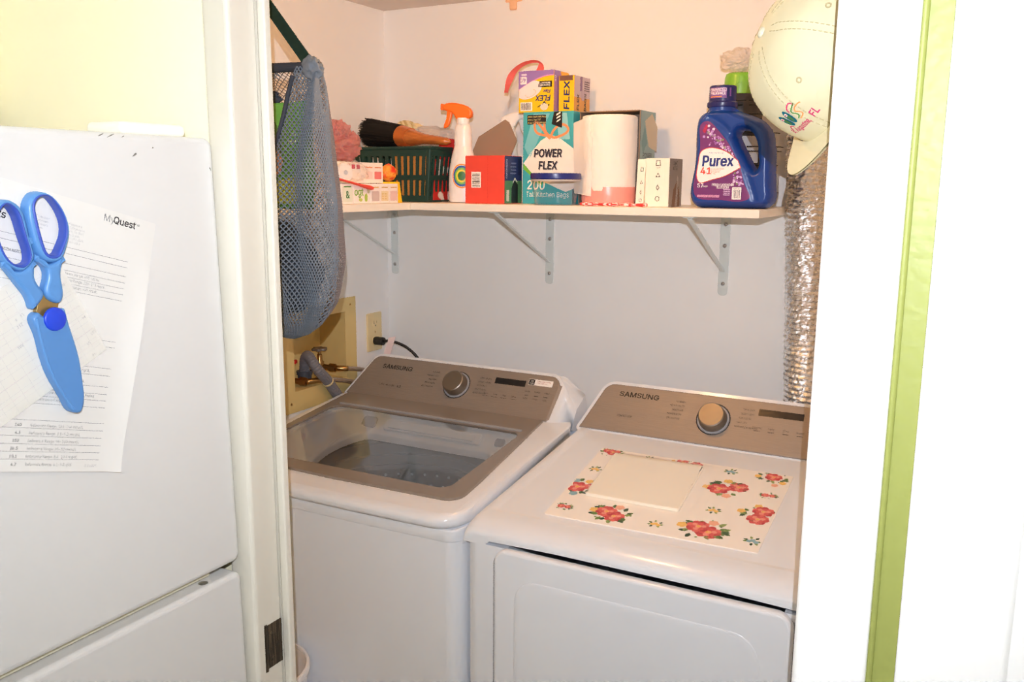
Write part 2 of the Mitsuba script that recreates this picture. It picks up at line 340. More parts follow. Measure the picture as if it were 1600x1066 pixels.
# warm lamp of the closet, just above the frame
k = thing('closet_lamp', 'white ceiling lampholder with a bare warm bulb on the closet ceiling', 'lamp')
LX, LY = -0.80, 1.50
obj(k + '__base', lathe([(0, ZC), (0.055, ZC), (0.055, ZC - 0.012), (0.03, ZC - 0.024), (0.0, ZC - 0.024)], 32, (LX, LY, 0)), 'm_white_plastic', 40)
bulb = lathe([(0.001, ZC - 0.084), (0.014, ZC - 0.081), (0.026, ZC - 0.07), (0.0295, ZC - 0.056), (0.026, ZC - 0.042), (0.016, ZC - 0.03), (0.014, ZC - 0.0245)][::-1], 24, (LX, LY, 0))
if (bulb.face_normals * (bulb.triangles_center - [LX, LY, ZC - 0.056])).sum(1).mean() < 0: bulb.invert()
obj(k + '__bulb', {**mikit.ply(bulb, 'm_white_plastic', smooth=True), 'emitter': {'type': 'area', 'radiance': rgb([c * 5 for c in CLOSET_LAMP])}}, None)
k = thing('wall_peg', 'small orange-beige peg on the back wall at the top edge, above the yellow box', 'hook')
obj(k, cat(rbox(-1.214, -1.164, YB - 0.008, YB, 2.0835, ZC, 0.003), rbox(-1.1995, -1.1795, YB - 0.012, YB, 2.062, 2.088, 0.004)), mat('m_peg', S(238, 190, 150), 0.5), 40)

k = thing('added_kitchen_light', 'unseen white rectangular fill light added on the kitchen ceiling', 'fill light')  # unseen lamp behind the camera, added as soft fill against the flash falloff
obj(k + '__frame', cat(cuboid(-0.95, 0.15, -0.92, -0.9, KZ - 0.05, KZ), cuboid(-0.95, 0.15, -0.3, -0.28, KZ - 0.05, KZ), cuboid(-0.95, -0.93, -0.9, -0.3, KZ - 0.05, KZ), cuboid(0.13, 0.15, -0.9, -0.3, KZ - 0.05, KZ)), 'm_white_plastic')
dif = trimesh.Trimesh([[-.93, -.9, KZ - .04], [.13, -.9, KZ - .04], [.13, -.3, KZ - .04], [-.93, -.3, KZ - .04]], [[0, 2, 1], [0, 3, 2]], process=False)
obj(k + '__diffuser', {**mikit.ply(dif, 'm_white_plastic'), 'emitter': {'type': 'area', 'radiance': rgb(KITCHEN_FILL)}}, None)

# ------------------------------------------------------------------ washer and dryer
SL = 0.11
def tilt(m, z0=1.0, y0=1.95):
    """Sit a mesh modelled over z = 0 on the tops of the machines, which fall slightly towards the front."""
    v = np.array(m.vertices); v[:, 2] += z0 + SL * (v[:, 1] - y0); return trimesh.Trimesh(v, m.faces, process=False)
def hull_stack(poly_of, zs):
    """Convex slab through the polygons poly_of(i) at heights zs."""
    return man(m3.Manifold.hull_points(np.vstack([np.c_[poly_pts(poly_of(i)), np.full(len(poly_pts(poly_of(i))), z)] for i, z in enumerate(zs)])))
def sub(a, b):
    A = m3.Manifold(m3.Mesh(np.asarray(a.vertices, np.float32), np.asarray(a.faces, np.uint32))); B = m3.Manifold(m3.Mesh(np.asarray(b.vertices, np.float32), np.asarray(b.faces, np.uint32)))
    return man(A - B)
def bowed(x0, x1, y0, y1, r, bow, n=10):
    """Rounded rectangle whose front edge (y0) bows out by bow in the middle."""
    p = poly_pts(rrect(x0, x1, y0, y1, r, n)); 
    p = poly_pts(Polygon(p).segmentize(0.02)).copy(); t = np.clip((p[:, 0] - x0) / (x1 - x0), 0, 1); near = np.clip(1 - (p[:, 1] - y0) / 0.2, 0, 1)
    p[:, 1] -= bow * near * (1 - (2 * t - 1) ** 2); return Polygon(p)

W = thing('washing_machine', 'white top-load washing machine with a grey glass lid, left of the dryer', 'washing machine')
WX0, WX1, WF, WB = -1.593, -0.877, 1.412, 2.07
obj(W + '__body', ext(bowed(WX0, WX1, WF, WB, 0.035, 0.006).difference(Point(-1.228, 1.672).buffer(0.2545, 24)), 0.855, 0.03), 'm_enamel', 40)
obj(W + '__foot', ext(bowed(WX0 + .02, WX1 - .02, WF + .02, WB - .02, 0.03, 0.004), 0.03, 0.0), 'm_dark')
op = rrect(-1.545, -0.945, 1.5, 1.852, 0.06, 10)                          # opening under the lid
hole = ext(op, 0.3, -0.2)
band = hull_stack(lambda i: bowed(WX0, WX1, WF - [0.0, 0.004, 0.005, 0.0][i], WB, 0.035, 0.006), [-0.058, -0.054, -0.034, -0.030])
obj(W + '__top_cover', tilt(sub(band, hole)), 'm_enamel', 40)
offs = [(0.002, -0.0285), (0.0155, -0.025), (0.0195, -0.017), (0.0185, -0.008), (0.011, -0.001), (0.0, 0.0018)]
rim = hull_stack(lambda i: bowed(WX0 - 0.001, WX1 + 0.001, WF - offs[i][0] + 0.002, 1.99, 0.062, 0.007), [o[1] for o in offs])
obj(W + '__rim', tilt(sub(rim, hole)), 'm_enamel', 35)
# inner cover: a funnel from the square opening to the round tub
def ring_loft(polys, zs, n=96, centre=(-1.235, 1.68)):
    v, f = [], []
    for pl, z in zip(polys, zs):
        a = np.arange(n) * 2 * math.pi / n; row = []
        for t in a:
            hit = LineString([centre, (centre[0] + 2 * math.cos(t), centre[1] + 2 * math.sin(t))]).intersection(pl.exterior)
            q = hit.geoms[0] if hasattr(hit, 'geoms') else hit
            row.append((q.coords[0][0], q.coords[0][1], z))
        v.append(row)
    v = np.array(v).reshape(-1, 3); i, j = np.meshgrid(np.arange(len(zs) - 1), np.arange(n), indexing='ij'); j2 = (j + 1) % n
    q = np.stack([i * n + j, i * n + j2, (i + 1) * n + j2, (i + 1) * n + j], -1).reshape(-1, 4)
    return trimesh.Trimesh(v, np.vstack([q[:, :3], q[:, [0, 2, 3]]]), process=False)
tubop = Point(-1.22, 1.695).buffer(0.218, 32).intersection(sbox(-2, 1, 0, 1.806)).buffer(-0.03).buffer(0.03, quad_segs=10)
obj(W + '__inner_cover', tilt(ring_loft([op, op.buffer(-0.004), tubop.buffer(0.012), tubop.buffer(0.003), tubop, tubop], [-0.004, -0.012, -0.036, -0.039, -0.045, -0.06])), 'm_tub', 40)
tc = (-1.228, 1.672, 0)
obj(W + '__balance_ring', lathe([(0.251, 0.93), (0.251, 0.905), (0.245, 0.902), (0.245, 0.872), (0.24, 0.868), (0.24, 0.845), (0.236, 0.842), (0.236, 0.83)], 72, tc), 'm_ring', 40)
drum = lathe([(0.253, 0.832), (0.253, 0.52), (0.24, 0.46), (0.0, 0.45)], 72, tc)
obj(W + '__drum', drum, 'm_drum', 40)
obj(W + '__pulsator', lathe([(0.0, 0.52), (0.05, 0.515), (0.08, 0.49), (0.2, 0.475), (0.225, 0.455)], 48, tc), 'm_pulsator', 40)
dots = []
for row in range(5):
    for j in range(44):
        a = (j + 0.5 * (row % 2)) * 2 * math.pi / 44
        m = lathe([(0, 0.0008), (0.004, 0)], 8); n = np.array([-math.cos(a), -math.sin(a), 0])
        dots.append(moved(m, frame(np.array(tc) + [-0.2522 * n[0], -0.2522 * n[1], 0.81 - 0.03 * row], np.cross([0, 0, 1], n), (0, 0, 1))))
obj(W + '__drum_hole', cat(*dots), 'm_tub'); labels[W + '__drum_hole'] = {'kind': 'stuff', 'label': 'rows of small bright perforations around the drum'}
# dispenser on the rear slope of the inner cover
ds = frame((-1.24, 1.866, 0.9755), (1, 0, 0), (0, -0.030, -0.036)); up = lambda m: moved(m, lambda p: ds(p * [1, -1, 1]))
def slope_face(m): q = moved(m, lambda p: frame((-1.24, 1.8315, 0.9645), (1, 0, 0), (0, 0.028, 0.027))(p)); return q
obj(W + '__dispenser', slope_face(pillow(poly_pts(rrect(-0.125, 0.17, -0.018, 0.013, 0.005)), 0.007, 0.002)), 'm_tub', 40)
obj(W + '__dispenser__drawer', slope_face(pillow(poly_pts(rrect(-0.11, 0.155, -0.013, 0.004, 0.004)), 0.003, 0.001, z0=0.007)), 'm_tub', 40)
obj(W + '__bleach_inlet', slope_face(pillow(poly_pts(rrect(-0.2, -0.155, -0.018, 0.015, 0.01)), 0.004, 0.001)), 'm_grey', 40)
obj(W + '__lid_catch', slope_face(pillow(poly_pts(rrect(0.21, 0.236, -0.012, 0.01, 0.005)), 0.004, 0.001)), 'm_grey', 40)
# lid: grey frame and its glass
lid_o = Polygon([(-1.572, 1.937), (-0.952, 1.937), (-0.9335, 1.74), (-0.917, 1.56), (-0.914, 1.50)] + [(-0.949 + 0.035 * math.cos(a), 1.498 - 0.036 * math.sin(a)) for a in np.linspace(0.15, math.pi / 2, 8)] +
                [(-1.235, 1.456)] + [(-1.521 - 0.035 * math.sin(a), 1.498 - 0.036 * math.cos(a)) for a in np.linspace(0, math.pi / 2 - 0.15, 8)] + [(-1.556, 1.5), (-1.5585, 1.56), (-1.566, 1.74)]).buffer(0)
lid_w = rrect(-1.542, -0.962, 1.501, 1.842, 0.03, 8)
fr = sub(ext(lid_o, 0.006, 0.0018), ext(lid_w, 0.05, -0.02))
L1 = obj(W + '__lid', tilt(fr), 'm_lidframe', 30)
obj(W + '__lid__ledge', tilt(ext(rrect(-1.535, -0.967, 1.846, 1.856, 0.004), 0.002, 0.0079)), 'm_grey')
gv, gf = tri2d(lid_w.buffer(0.002)); obj(W + '__lid__glass', tilt(trimesh.Trimesh(np.c_[gv, np.full(len(gv), 0.0052)], gf, process=False)), 'm_glass')
# console
def console(key, face, back_top, side_r, knob, right_wing):
    """face: the grey panel's corners BL, BR, TR, TL as (x, t) with t from 0 at its foot to 1 at its top."""
    yb, zb, yt, zt = 1.944, 1.0015, 2.022, 1.101
    fn = frame((0, yb, zb), (1, 0, 0), (0, yt - yb, zt - zb)); L = math.hypot(yt - yb, zt - zb)
    P = [(x, t * L) for x, t in face]
    pan = Polygon(P).buffer(-0.018).buffer(0.018, quad_segs=8) if False else Polygon(P)
    top = pan.buffer(-0.03).buffer(0.03, quad_segs=10); low = Polygon([p for p in P[:2]] + [(P[1][0] + (P[2][0] - P[1][0]) * 0.55, 0.55 * L), (P[0][0] + (P[3][0] - P[0][0]) * 0.55, 0.55 * L)])
    pan = top.union(low).buffer(0)
    obj(key + '__console_panel', moved(pillow(poly_pts(pan.segmentize(0.01)), 0.004, 0.002, 3, 0.001), fn), 'm_silver', 30)
    # white shroud behind it, a hull from the panel outline to the rear
    o = affinity.translate(pan.buffer(0.009, quad_segs=6), 0, 0.0005); fp = fn(np.c_[poly_pts(o), np.zeros(len(poly_pts(o)))])
    fp[:, 2] = np.maximum(fp[:, 2], 0.985)
    bp = fp.copy(); bp[:, 1] = np.clip(bp[:, 1] + 0.06, 2.04, 2.068); bp[:, 2] -= 0.012 * (bp[:, 2] > 1.05)
    ww = np.array([[side_r[0] + 0.004, 1.96, 0.985], [side_r[1] - 0.004, 1.955, 0.985], [side_r[0], 2.068, 0.95], [side_r[1], 2.068, 0.95], [side_r[0] + 0.006, 1.99, 1.03], [side_r[1] - 0.006, 1.99, 1.03], [side_r[0] + 0.012, 2.06, 1.055], [side_r[1] - 0.012, 2.06, 1.055]])
    obj(key + '__console_shroud', man(m3.Manifold.hull_points(np.vstack([fp, bp, ww]))), 'm_enamel', 35)
    if right_wing:
        fl_ = [(P[1][0] - 0.002, 0.0), (P[2][0] - 0.002, 0.82 * L)]; q_ = np.vstack([fn([[fl_[0][0], 0.002, 0.0045], [fl_[1][0], fl_[1][1], 0.0045], [fl_[0][0], 0.002, -0.004], [fl_[1][0], fl_[1][1], -0.004]]), fn([[fl_[0][0] + 0.024, 0.016, -0.012], [fl_[1][0] + 0.012, fl_[1][1], -0.006], [fl_[0][0] + 0.024, 0.016, -0.02], [fl_[1][0] + 0.012, fl_[1][1], -0.02]])])
        obj(key + '__console_flank', man(m3.Manifold.hull_points(q_)), 'm_silver')
    kx, kv = knob
    K = lambda m: moved(m, frame(fn([[kx, kv, 0.005]])[0], (1, 0, 0), (0, yt - yb, zt - zb)))
    kn = obj(key + '__knob', K(lathe([(0.0, 0.030), (0.028, 0.0295), (0.0305, 0.0275), (0.0315, 0.024), (0.0335, 0.004), (0.0335, 0)], 56)), 'm_knob', 30)
    obj(key + '__knob__collar', K(lathe([(0.0335, 0.003), (0.037, 0.003), (0.0385, 0.0)], 56)), 'm_grey', 30)
    obj(key + '__knob__gap', K(lathe([(0.0385, 0.0012), (0.0405, 0.0004)], 56)), 'm_dark', 30)
    return fn
fW = console(W, [(-1.586, 0.0), (-0.945, 0.0), (-0.935, 1.0), (-1.53, 1.0)], 0, (WX0, WX1), (-1.236, 0.066), 1)
INK = S(62, 56, 54)
def legends(P, x, v, words, anchor, step, lean=0.0):
    for i, w in enumerate(words): P.text(x + lean * i, v - i * step, 0.0042, w, INK, anchor=anchor)
wf = lambda p: fW(np.asarray(p) + [0, 0, 0.0052])
P = Print(); P.text(-1.497, 0.089, 0.0125, 'SAMSUNG', S(34, 31, 31), bold=True, sx=1.18); P.build(W + '__brand_lettering', wf); P = Print()
P.text(-1.487, 0.036, 0.0052, 'ACTIVE WATERJET', INK, sx=0.8); P.text(-1.425, 0.035, 0.007, '4.5', INK, True)
legends(P, -1.3, 0.094, ['NORMAL', 'HEAVY DUTY', 'BEDDING', 'PERM PRESS', 'ACTIVEWEAR'], 'r', 0.0112, -0.002)
legends(P, -1.172, 0.094, ['DEEP WASH', 'RINSE + SPIN', 'SPIN ONLY', 'SELF CLEAN', 'QUICK WASH'], 'l', 0.0112, -0.002)
Q = Print(); Q.rect(-1.125, -1.034, 0.086, 0.1035, S(24, 25, 29)); Q.build(W + '__console_display', wf, 'm_vc_gloss')
for i, w in enumerate(['Temp', 'Spin', 'Soil', 'Rinse']): P.text(-1.14 + i * 0.028, 0.052, 0.0042, w, INK, anchor='c'); P.line([(-1.15 + i * 0.028, 0.0465), (-1.13 + i * 0.028, 0.0465)], 0.0009, INK)
for i, w in enumerate(['Delay', 'Sound', 'Smart']): P.text(-1.022 + i * 0.028, 0.0735, 0.0042, w, INK, anchor='c'); P.text(-1.022 + i * 0.028, 0.053, 0.0042, ['Lock', 'Deep', 'Start'][i], INK, anchor='c'); P.rect(-1.028 + i * 0.028, -1.016 + i * 0.028, 0.063, 0.0645, INK)
Q = P; P = Print(); P.rect(-1.027, -0.957, 0.094, 0.1115, S(250, 247, 244)); P.up(); P.rect(-1.026, -1.009, 0.095, 0.1105, S(34, 32, 34)); P.up(); P.text(-1.0175, 0.104, 0.0042, '10', S(230, 230, 230), True, anchor='c'); P.text(-1.0175, 0.098, 0.003, 'YEAR', S(230, 230, 230), True, anchor='c')
P.text(-1.005, 0.1052, 0.0032, 'Digital Inverter Motor', S(190, 110, 100)); P.text(-1.005, 0.0995, 0.003, 'Limited Warranty', S(190, 110, 100)); P.build(W + '__console_sticker', wf); P = Q
P.build(W + '__console_legends', wf); labels[W + '__console_legends'] = {'kind': 'stuff', 'label': 'tiny grey legends on the console'}

DX0, DX1, DF = -0.861, -0.146, 1.400
Dk = thing('dryer', 'white front-load dryer with a floral mat on its top, right of the washer', 'dryer')
obj(Dk + '__body', sub(ext(rrect(DX0 + 0.001, DX1 - 0.001, DF + 0.004, 2.07, 0.03), 0.872, 0.03), cat(cuboid(-0.765, -0.24, DF - 0.1, DF + 0.55, 0.5, 1.0))), 'm_enamel', 40)
obj(Dk + '__foot', ext(rrect(DX0 + .02, DX1 - .02, DF + .02, 2.05, 0.03), 0.03, 0.0), 'm_dark')
# top: a height field with a soft roll at the front and sides and a shallow recess
xs = np.unique(np.r_[DX0 + np.array([0, .0015, .004, .008, .013, .02, .028, .034, .038, .044, .05]), np.linspace(DX0 + .06, DX1 - .06, 14), DX1 - np.array([0, .0015, .004, .008, .013, .02, .028, .034, .038, .044, .05])])
ys = np.unique(np.r_[DF + np.array([0, .001, .003, .006, .01, .015, .021, .028, .036, .045, .055, .062, .066, .071, .077, .083, .09]), np.linspace(DF + .1, 1.96, 12)])
X, Y = np.meshgrid(xs, ys); R1, R2 = 0.05, 0.022
Z = 1.0 + SL * (Y - 1.95) + 0.003
df = np.clip((Y - DF) / R1, 0, 1); Z -= 0.0235 * (1 - np.sqrt(np.clip(1 - (1 - df) ** 2, 0, 1)))
dx = np.clip(np.minimum(X - DX0, DX1 - X) / R2, 0, 1); Z -= 0.02 * (1 - np.sqrt(np.clip(1 - (1 - dx) ** 2, 0, 1)))
inn = np.clip(np.minimum(np.minimum(X - DX0, DX1 - X) - 0.026, (Y - DF) - 0.064) / 0.014, 0, 1); Z -= 0.004 * inn * inn * (3 - 2 * inn)
nx, ny = len(xs), len(ys); v = np.c_[X.ravel(), Y.ravel(), Z.ravel()]
i, j = np.meshgrid(np.arange(ny - 1), np.arange(nx - 1), indexing='ij'); a = (i * nx + j).ravel()
f = [np.c_[a, a + 1, a + nx + 1], np.c_[a, a + nx + 1, a + nx]]
per = np.r_[np.arange(nx), np.arange(1, ny) * nx + nx - 1, (ny - 1) * nx + np.arange(nx - 2, -1, -1), np.arange(ny - 2, 0, -1) * nx]
low = v[per].copy(); low[:, 2] = np.where(low[:, 1] < 1.5, 0.902 + SL * (low[:, 1] - DF), 0.905); o = len(v); m = len(per)
cc = np.where((low[:, 1] < DF + 0.001) & (low[:, 0] > DX0 + 0.05) & (low[:, 0] < DX1 - 0.05), 0.007 + 0.008 * np.sin(np.pi * np.clip((low[:, 0] - DX0) / (DX1 - DX0), 0, 1)), 0.0); low[:, 2] = np.minimum(low[:, 2] + cc, v[per][:, 2] - 0.004)
low2 = low.copy(); low2[:, 0] = np.clip(low2[:, 0], DX0 + 0.006, DX1 - 0.006); low2[:, 1] = np.maximum(low2[:, 1], DF + 0.1); low2[:, 2] = low[:, 2] + 0.002
v = np.vstack([v, low, low2]); q = np.arange(m); q2 = (q + 1) % m
f += [np.c_[per[q], o + q, o + q2], np.c_[per[q], o + q2, per[q2]], np.c_[o + q, o + m + q, o + m + q2], np.c_[o + q, o + m + q2, o + q2]]
top = trimesh.Trimesh(v, np.vstack(f), process=False)
obj(Dk + '__top', top, 'm_enamel', 50)
# door with a soft embossed field
dcon = poly_pts(rrect(-0.784, -0.222, 0.36, 0.906, 0.028, 8).segmentize(0.03))
FD = frame((0, DF + 0.002, 0), (1, 0, 0), (0, 0, 1))
dd = [pillow(dcon, 0.016, 0.007, 5)]
obj(Dk + '__door', moved(dd[0], FD), 'm_enamel', 40)
em = rrect(-0.738, -0.272, 0.41, 0.856, 0.05, 8).segmentize(0.03)
rings = [(0.0, 0.0), (0.006, 0.0012), (0.014, 0.003), (0.022, 0.0036)]
ep = [np.c_[poly_pts(em), np.full(len(poly_pts(em)), 0.0)]]
obj(Dk + '__door__inset', moved(pillow(poly_pts(em), 0.0141, 0.014, 8), lambda p: FD(np.asarray(p) * [1, 1, 0.16] + [0, 0, 0.016])), 'm_enamel', 60)
obj(Dk + '__door_gasket', moved(ext(rrect(-0.792, -0.214, 0.35, 0.897, 0.03), 0.004, -0.003), FD), 'm_grey')
fD = console(Dk, [(-0.853, 0.0), (-0.16, 0.0), (-0.16, 1.0), (-0.808, 1.0)], 0, (DX0 + 0.006, DX1), (-0.528, 0.066), 0)
df_ = lambda p: fD(np.asarray(p) + [0, 0, 0.0052])
P = Print(); P.text(-0.772, 0.096, 0.0125, 'SAMSUNG', S(34, 31, 31), bold=True, sx=1.18); P.build(Dk + '__brand_lettering', df_); P = Print(); P.text(-0.763, 0.041, 0.0052, 'SENSOR DRY', INK, sx=0.85)
legends(P, -0.6, 0.098, ['NORMAL', 'HEAVY DUTY', 'BEDDING', 'PERM PRESS', 'DELICATES'], 'r', 0.0112, -0.002)
legends(P, -0.465, 0.099, ['TIME DRY', 'QUICK DRY', 'AIR FLUFF', 'ECO DRY', 'WRINKLE PREVENT'], 'l', 0.0112, -0.003)
Q = Print(); Q.rect(-0.428, -0.327, 0.09, 0.107, S(24, 25, 29)); Q.build(Dk + '__console_display', df_, 'm_vc_gloss')
for i, w in enumerate(['Dryness', 'Temp', 'Time', 'Sound', 'Start']): P.text(-0.425 + i * 0.032, 0.058, 0.0042, w, INK, anchor='c'); P.rect(-0.432 + i * 0.032, -0.418 + i * 0.032, 0.051, 0.0525, INK)
for i in range(3): P.text(-0.306, 0.088 - 0.0125 * i, 0.0042, ['Smart', 'Lock', 'Delay'][i], INK, anchor='c')
P.build(Dk + '__console_legends', df_); labels[Dk + '__console_legends'] = {'kind': 'stuff', 'label': 'tiny grey legends on the console'}

# ------------------------------------------------------------------ floral mat and the pack lying on it
TOP = lambda h: (lambda p: np.c_[np.asarray(p)[:, 0], np.asarray(p)[:, 1], 1.0 + SL * (np.asarray(p)[:, 1] - 1.95) - 0.001 + h + np.asarray(p)[:, 2]])
k = thing('floral_mat', 'cream drying mat printed with red roses lying on the dryer top', 'mat')
matp = Polygon([(-0.729, 1.493), (-0.310, 1.506), (-0.316, 1.852), (-0.750, 1.845)])
obj(k + '__sheet', moved(pillow(poly_pts(matp.buffer(-0.004).buffer(0.004).segmentize(0.03)), 0.0022, 0.0008, 2), TOP(0.0002)), 'm_mat', 40)
P = Print(0.0001); g = np.random.default_rng(3)
def leaf(x, y, l, w, rot, col): P.poly(affinity.translate(affinity.rotate(Polygon([(0, 0), (l * .3, w), (l * .7, w * .8), (l, 0), (l * .7, -w * .8), (l * .3, -w)]), rot, origin=(0, 0)), x, y), col)
GR = [S(70, 96, 52), S(104, 130, 70), S(44, 70, 48), S(140, 160, 96)]
def rose(x, y, r):
    for i in range(9):
        a = i * 40 + g.uniform(-12, 12); c = [S(206, 82, 80), S(226, 110, 102), S(190, 62, 66)][i % 3]
        P.disc(x + .62 * r * math.cos(math.radians(a)), y + .62 * r * math.sin(math.radians(a)), r * .44, c, r * .36, a)
    P.up()
    for i in range(6):
        a = i * 60 + 20; P.disc(x + .36 * r * math.cos(math.radians(a)), y + .36 * r * math.sin(math.radians(a)), r * .34, [S(238, 150, 134), S(214, 90, 86)][i % 2], r * .24, a)
    P.up(); P.disc(x, y, r * .24, S(244, 176, 130)); P.up()
    for i in range(5): P.disc(x + g.uniform(-.12, .12) * r, y + g.uniform(-.12, .12) * r, r * .06, S(226, 178, 60))
    P.k = 1
def bunch(x, y, s, roses, extra=()):
    for i in range(18):
        a = g.uniform(0, 360); d = g.uniform(.75, 1.05) * s; leaf(x + d * 1.0 * math.cos(math.radians(a)), y + d * .8 * math.sin(math.radians(a)), s * g.uniform(.36, .56), s * .14, a + g.uniform(-50, 50), GR[i % 4])
    for i in range(9):
        a = g.uniform(0, 360); d = s * g.uniform(1.0, 1.3); P.disc(x + d * math.cos(math.radians(a)), y + d * .8 * math.sin(math.radians(a)), s * .07, GR[i % 4])
    P.up()
    for ex, ey, c in extra:
        for i in range(5): P.disc(x + ex * s + .16 * s * math.cos(i * 1.256), y + ey * s + .16 * s * math.sin(i * 1.256), s * .14, c)
    P.k = 3
    for rx, ry, rr in roses: rose(x + rx * s, y + ry * s, rr * s)
    P.k = 1
Yc, Bc, Pc = S(240, 196, 110), S(140, 178, 190), S(240, 180, 150)
def sprig(x, y, s, col):
    for i in range(7):
        a = i * 51 + g.uniform(-15, 15); leaf(x + .42 * s * math.cos(math.radians(a)), y + .38 * s * math.sin(math.radians(a)), s * .5, s * .15, a, GR[(i + 1) % 4])
    P.up()
    for (ox, oy) in ((0, .1), (.35, -.15), (-.3, -.1)):
        for i in range(5): P.disc(x + ox * s + .14 * s * math.cos(i * 1.256), y + oy * s + .14 * s * math.sin(i * 1.256), s * .13, col)
    P.k = 1
bunch(-0.716, 1.634, .032, [(-.05, -.1, .7), (.75, .2, .45)], [(-.5, .75, Bc), (.1, -1.1, Bc), (.4, .9, Yc)])
bunch(-0.606, 1.545, .034, [(-.35, .15, .62), (.25, -.25, .62)], [(-1.1, .1, Yc), (.2, .9, Pc)])
bunch(-0.422, 1.553, .036, [(-.35, .2, .62), (.3, -.2, .66)], [(-1.2, .1, Yc), (.3, .85, Pc)])
bunch(-0.428, 1.742, .034, [(-.45, -.2, .68), (.6, .4, .62)], [(-1.2, -.2, Yc), (-.2, 1.0, Yc), (.2, -1.0, Pc)])
bunch(-0.338, 1.650, .030, [(.05, .55, .68), (-.05, -.6, .7)], [(-1.3, .2, Yc), (-.4, 1.2, Yc)])
bunch(-0.720, 1.826, .022, [(.2, .1, .72), (-.5, .35, .5)], [])
bunch(-0.537, 1.832, .016, [(-1., .2, .9), (1., .0, .9)], [(-2.3, .2, Yc)])
bunch(-0.353, 1.832, .026, [(0, 0, .68)], [(-1.2, -.2, Yc), (.9, -.9, Yc), (.4, -1.5, Pc)])
for x, y in ((-0.704, 1.537), (-0.343, 1.741)): bunch(x, y, .014, [(-.5, 0, .55), (.5, .1, .5)])
sprig(-0.628, 1.826, .016, Yc); sprig(-0.718, 1.728, .018, Yc); sprig(-0.512, 1.538, .018, Yc); sprig(-0.427, 1.636, .018, Yc); sprig(-0.442, 1.826, .018, Bc); sprig(-0.328, 1.545, .02, Bc); sprig(-0.57, 1.65, .018, Yc)
keep = Print(0.0001); vv, ff, cc = np.vstack(P.v), np.vstack(P.f), np.vstack(P.c)
inside = np.array([matp.buffer(-0.001).contains(Point(p)) for p in vv[:, :2]]); ff = ff[inside[ff].all(1)]
obj(k + '__print', trimesh.Trimesh(TOP(0.0025)(vv), ff, process=False), 'm_vc', False, cc)
k = thing('paper_pack', 'flat off-white pack of paper in a clear sleeve lying on the floral mat', 'paper')
pk = Polygon([(-0.685, 1.597), (-0.487, 1.600), (-0.500, 1.819), (-0.706, 1.813)])
obj(k + '__stack', moved(pillow(poly_pts(pk.buffer(-0.004).buffer(0.004).segmentize(0.02)), 0.0065, 0.002, 3), TOP(0.0034)), 'm_offwhite', 40)
sl = Polygon([(-0.69, 1.592), (-0.454, 1.598), (-0.481, 1.832), (-0.711, 1.82)]).segmentize(0.012)
sv, sf = tri2d(sl); s3, sf = trimesh.remesh.subdivide_to_size(np.c_[sv, np.zeros(len(sv))], sf, 0.02)
dist = np.array([Point(p).distance(pk) for p in s3[:, :2]]); zz = np.where(dist > 0, np.clip(0.0103 - 0.35 * dist, 0.0042, 1), 0.0103) + 0.0012 * meshkit.noise(s3 * 60)
obj(k + '__sleeve', moved(trimesh.Trimesh(np.c_[s3[:, :2], zz], sf, process=False), TOP(0)), 'm_clear', True)
# ------------------------------------------------------------------ corner shelf and its brackets
ZS = 1.548                                                     # shelf top
k = thing('wall_shelf', 'cream L-shaped corner shelf above the washer and dryer on white brackets', 'shelf')
obj(k + '__back_board', rbox(XL + 0.321, -0.424, 1.874, YB - 0.001, ZS - 0.018, ZS, 0.0012), 'm_shelf', 40)
obj(k + '__side_board', rbox(XL + 0.001, XL + 0.32, 0.98, YB - 0.001, ZS - 0.018, ZS, 0.0012), 'm_shelf', 40)
for bx in (-1.600, -1.071, -0.581):
    t = thing('shelf_bracket', {-1.600: 'white metal shelf bracket in the closet corner, leftmost of three', -1.071: 'white metal shelf bracket under the trash bag boxes, middle of three', -0.581: 'white metal shelf bracket under the blue detergent jug, rightmost of three'}[bx], 'bracket', 'metal brackets under the shelf')
    pl = pillow(poly_pts(rrect(-0.0125, 0.0125, -0.208, 0, 0.009)), 0.003, 0.001)
    obj(t + '__wall_plate', moved(pl, FRONT((bx, YB, ZS - 0.0185))), 'm_bracket', 40)
    obj(t + '__arm', rbox(bx - 0.0125, bx + 0.0125, 1.89, YB - 0.004, ZS - 0.0215, ZS - 0.0185, 0.001), 'm_bracket', 40)
    a = np.array([bx - 0.001, 1.905, ZS - 0.023]); b = np.array([bx - 0.001, YB - 0.006, ZS - 0.0185 - 0.146])
    d = (b - a) / np.linalg.norm(b - a); fr_ = frame(a, d, (1, 0, 0))
    obj(t + '__brace', moved(rbox(0, np.linalg.norm(b - a), -0.0055, 0.0055, -0.0022, 0.0022, 0.0012), fr_), 'm_bracket', 40)
    for dz in (0.028, 0.082, 0.178):
        obj(t + '__screw', moved(lathe([(0, 0.0032), (0.003, 0.0028), (0.005, 0.001), (0.0052, 0)], 14), FRONT((bx, YB - 0.003, ZS - 0.0185 - dz))), 'm_steel', 60)

# ------------------------------------------------------------------ things on the back shelf
def carton(key, x0, x1, y0, y1, z0, z1, bsdf, r=0.0012): return obj(key + '__carton', rbox(x0, x1, y0, y1, z0, z1, r, 8), bsdf, 40)
Z0 = ZS + 0.0005
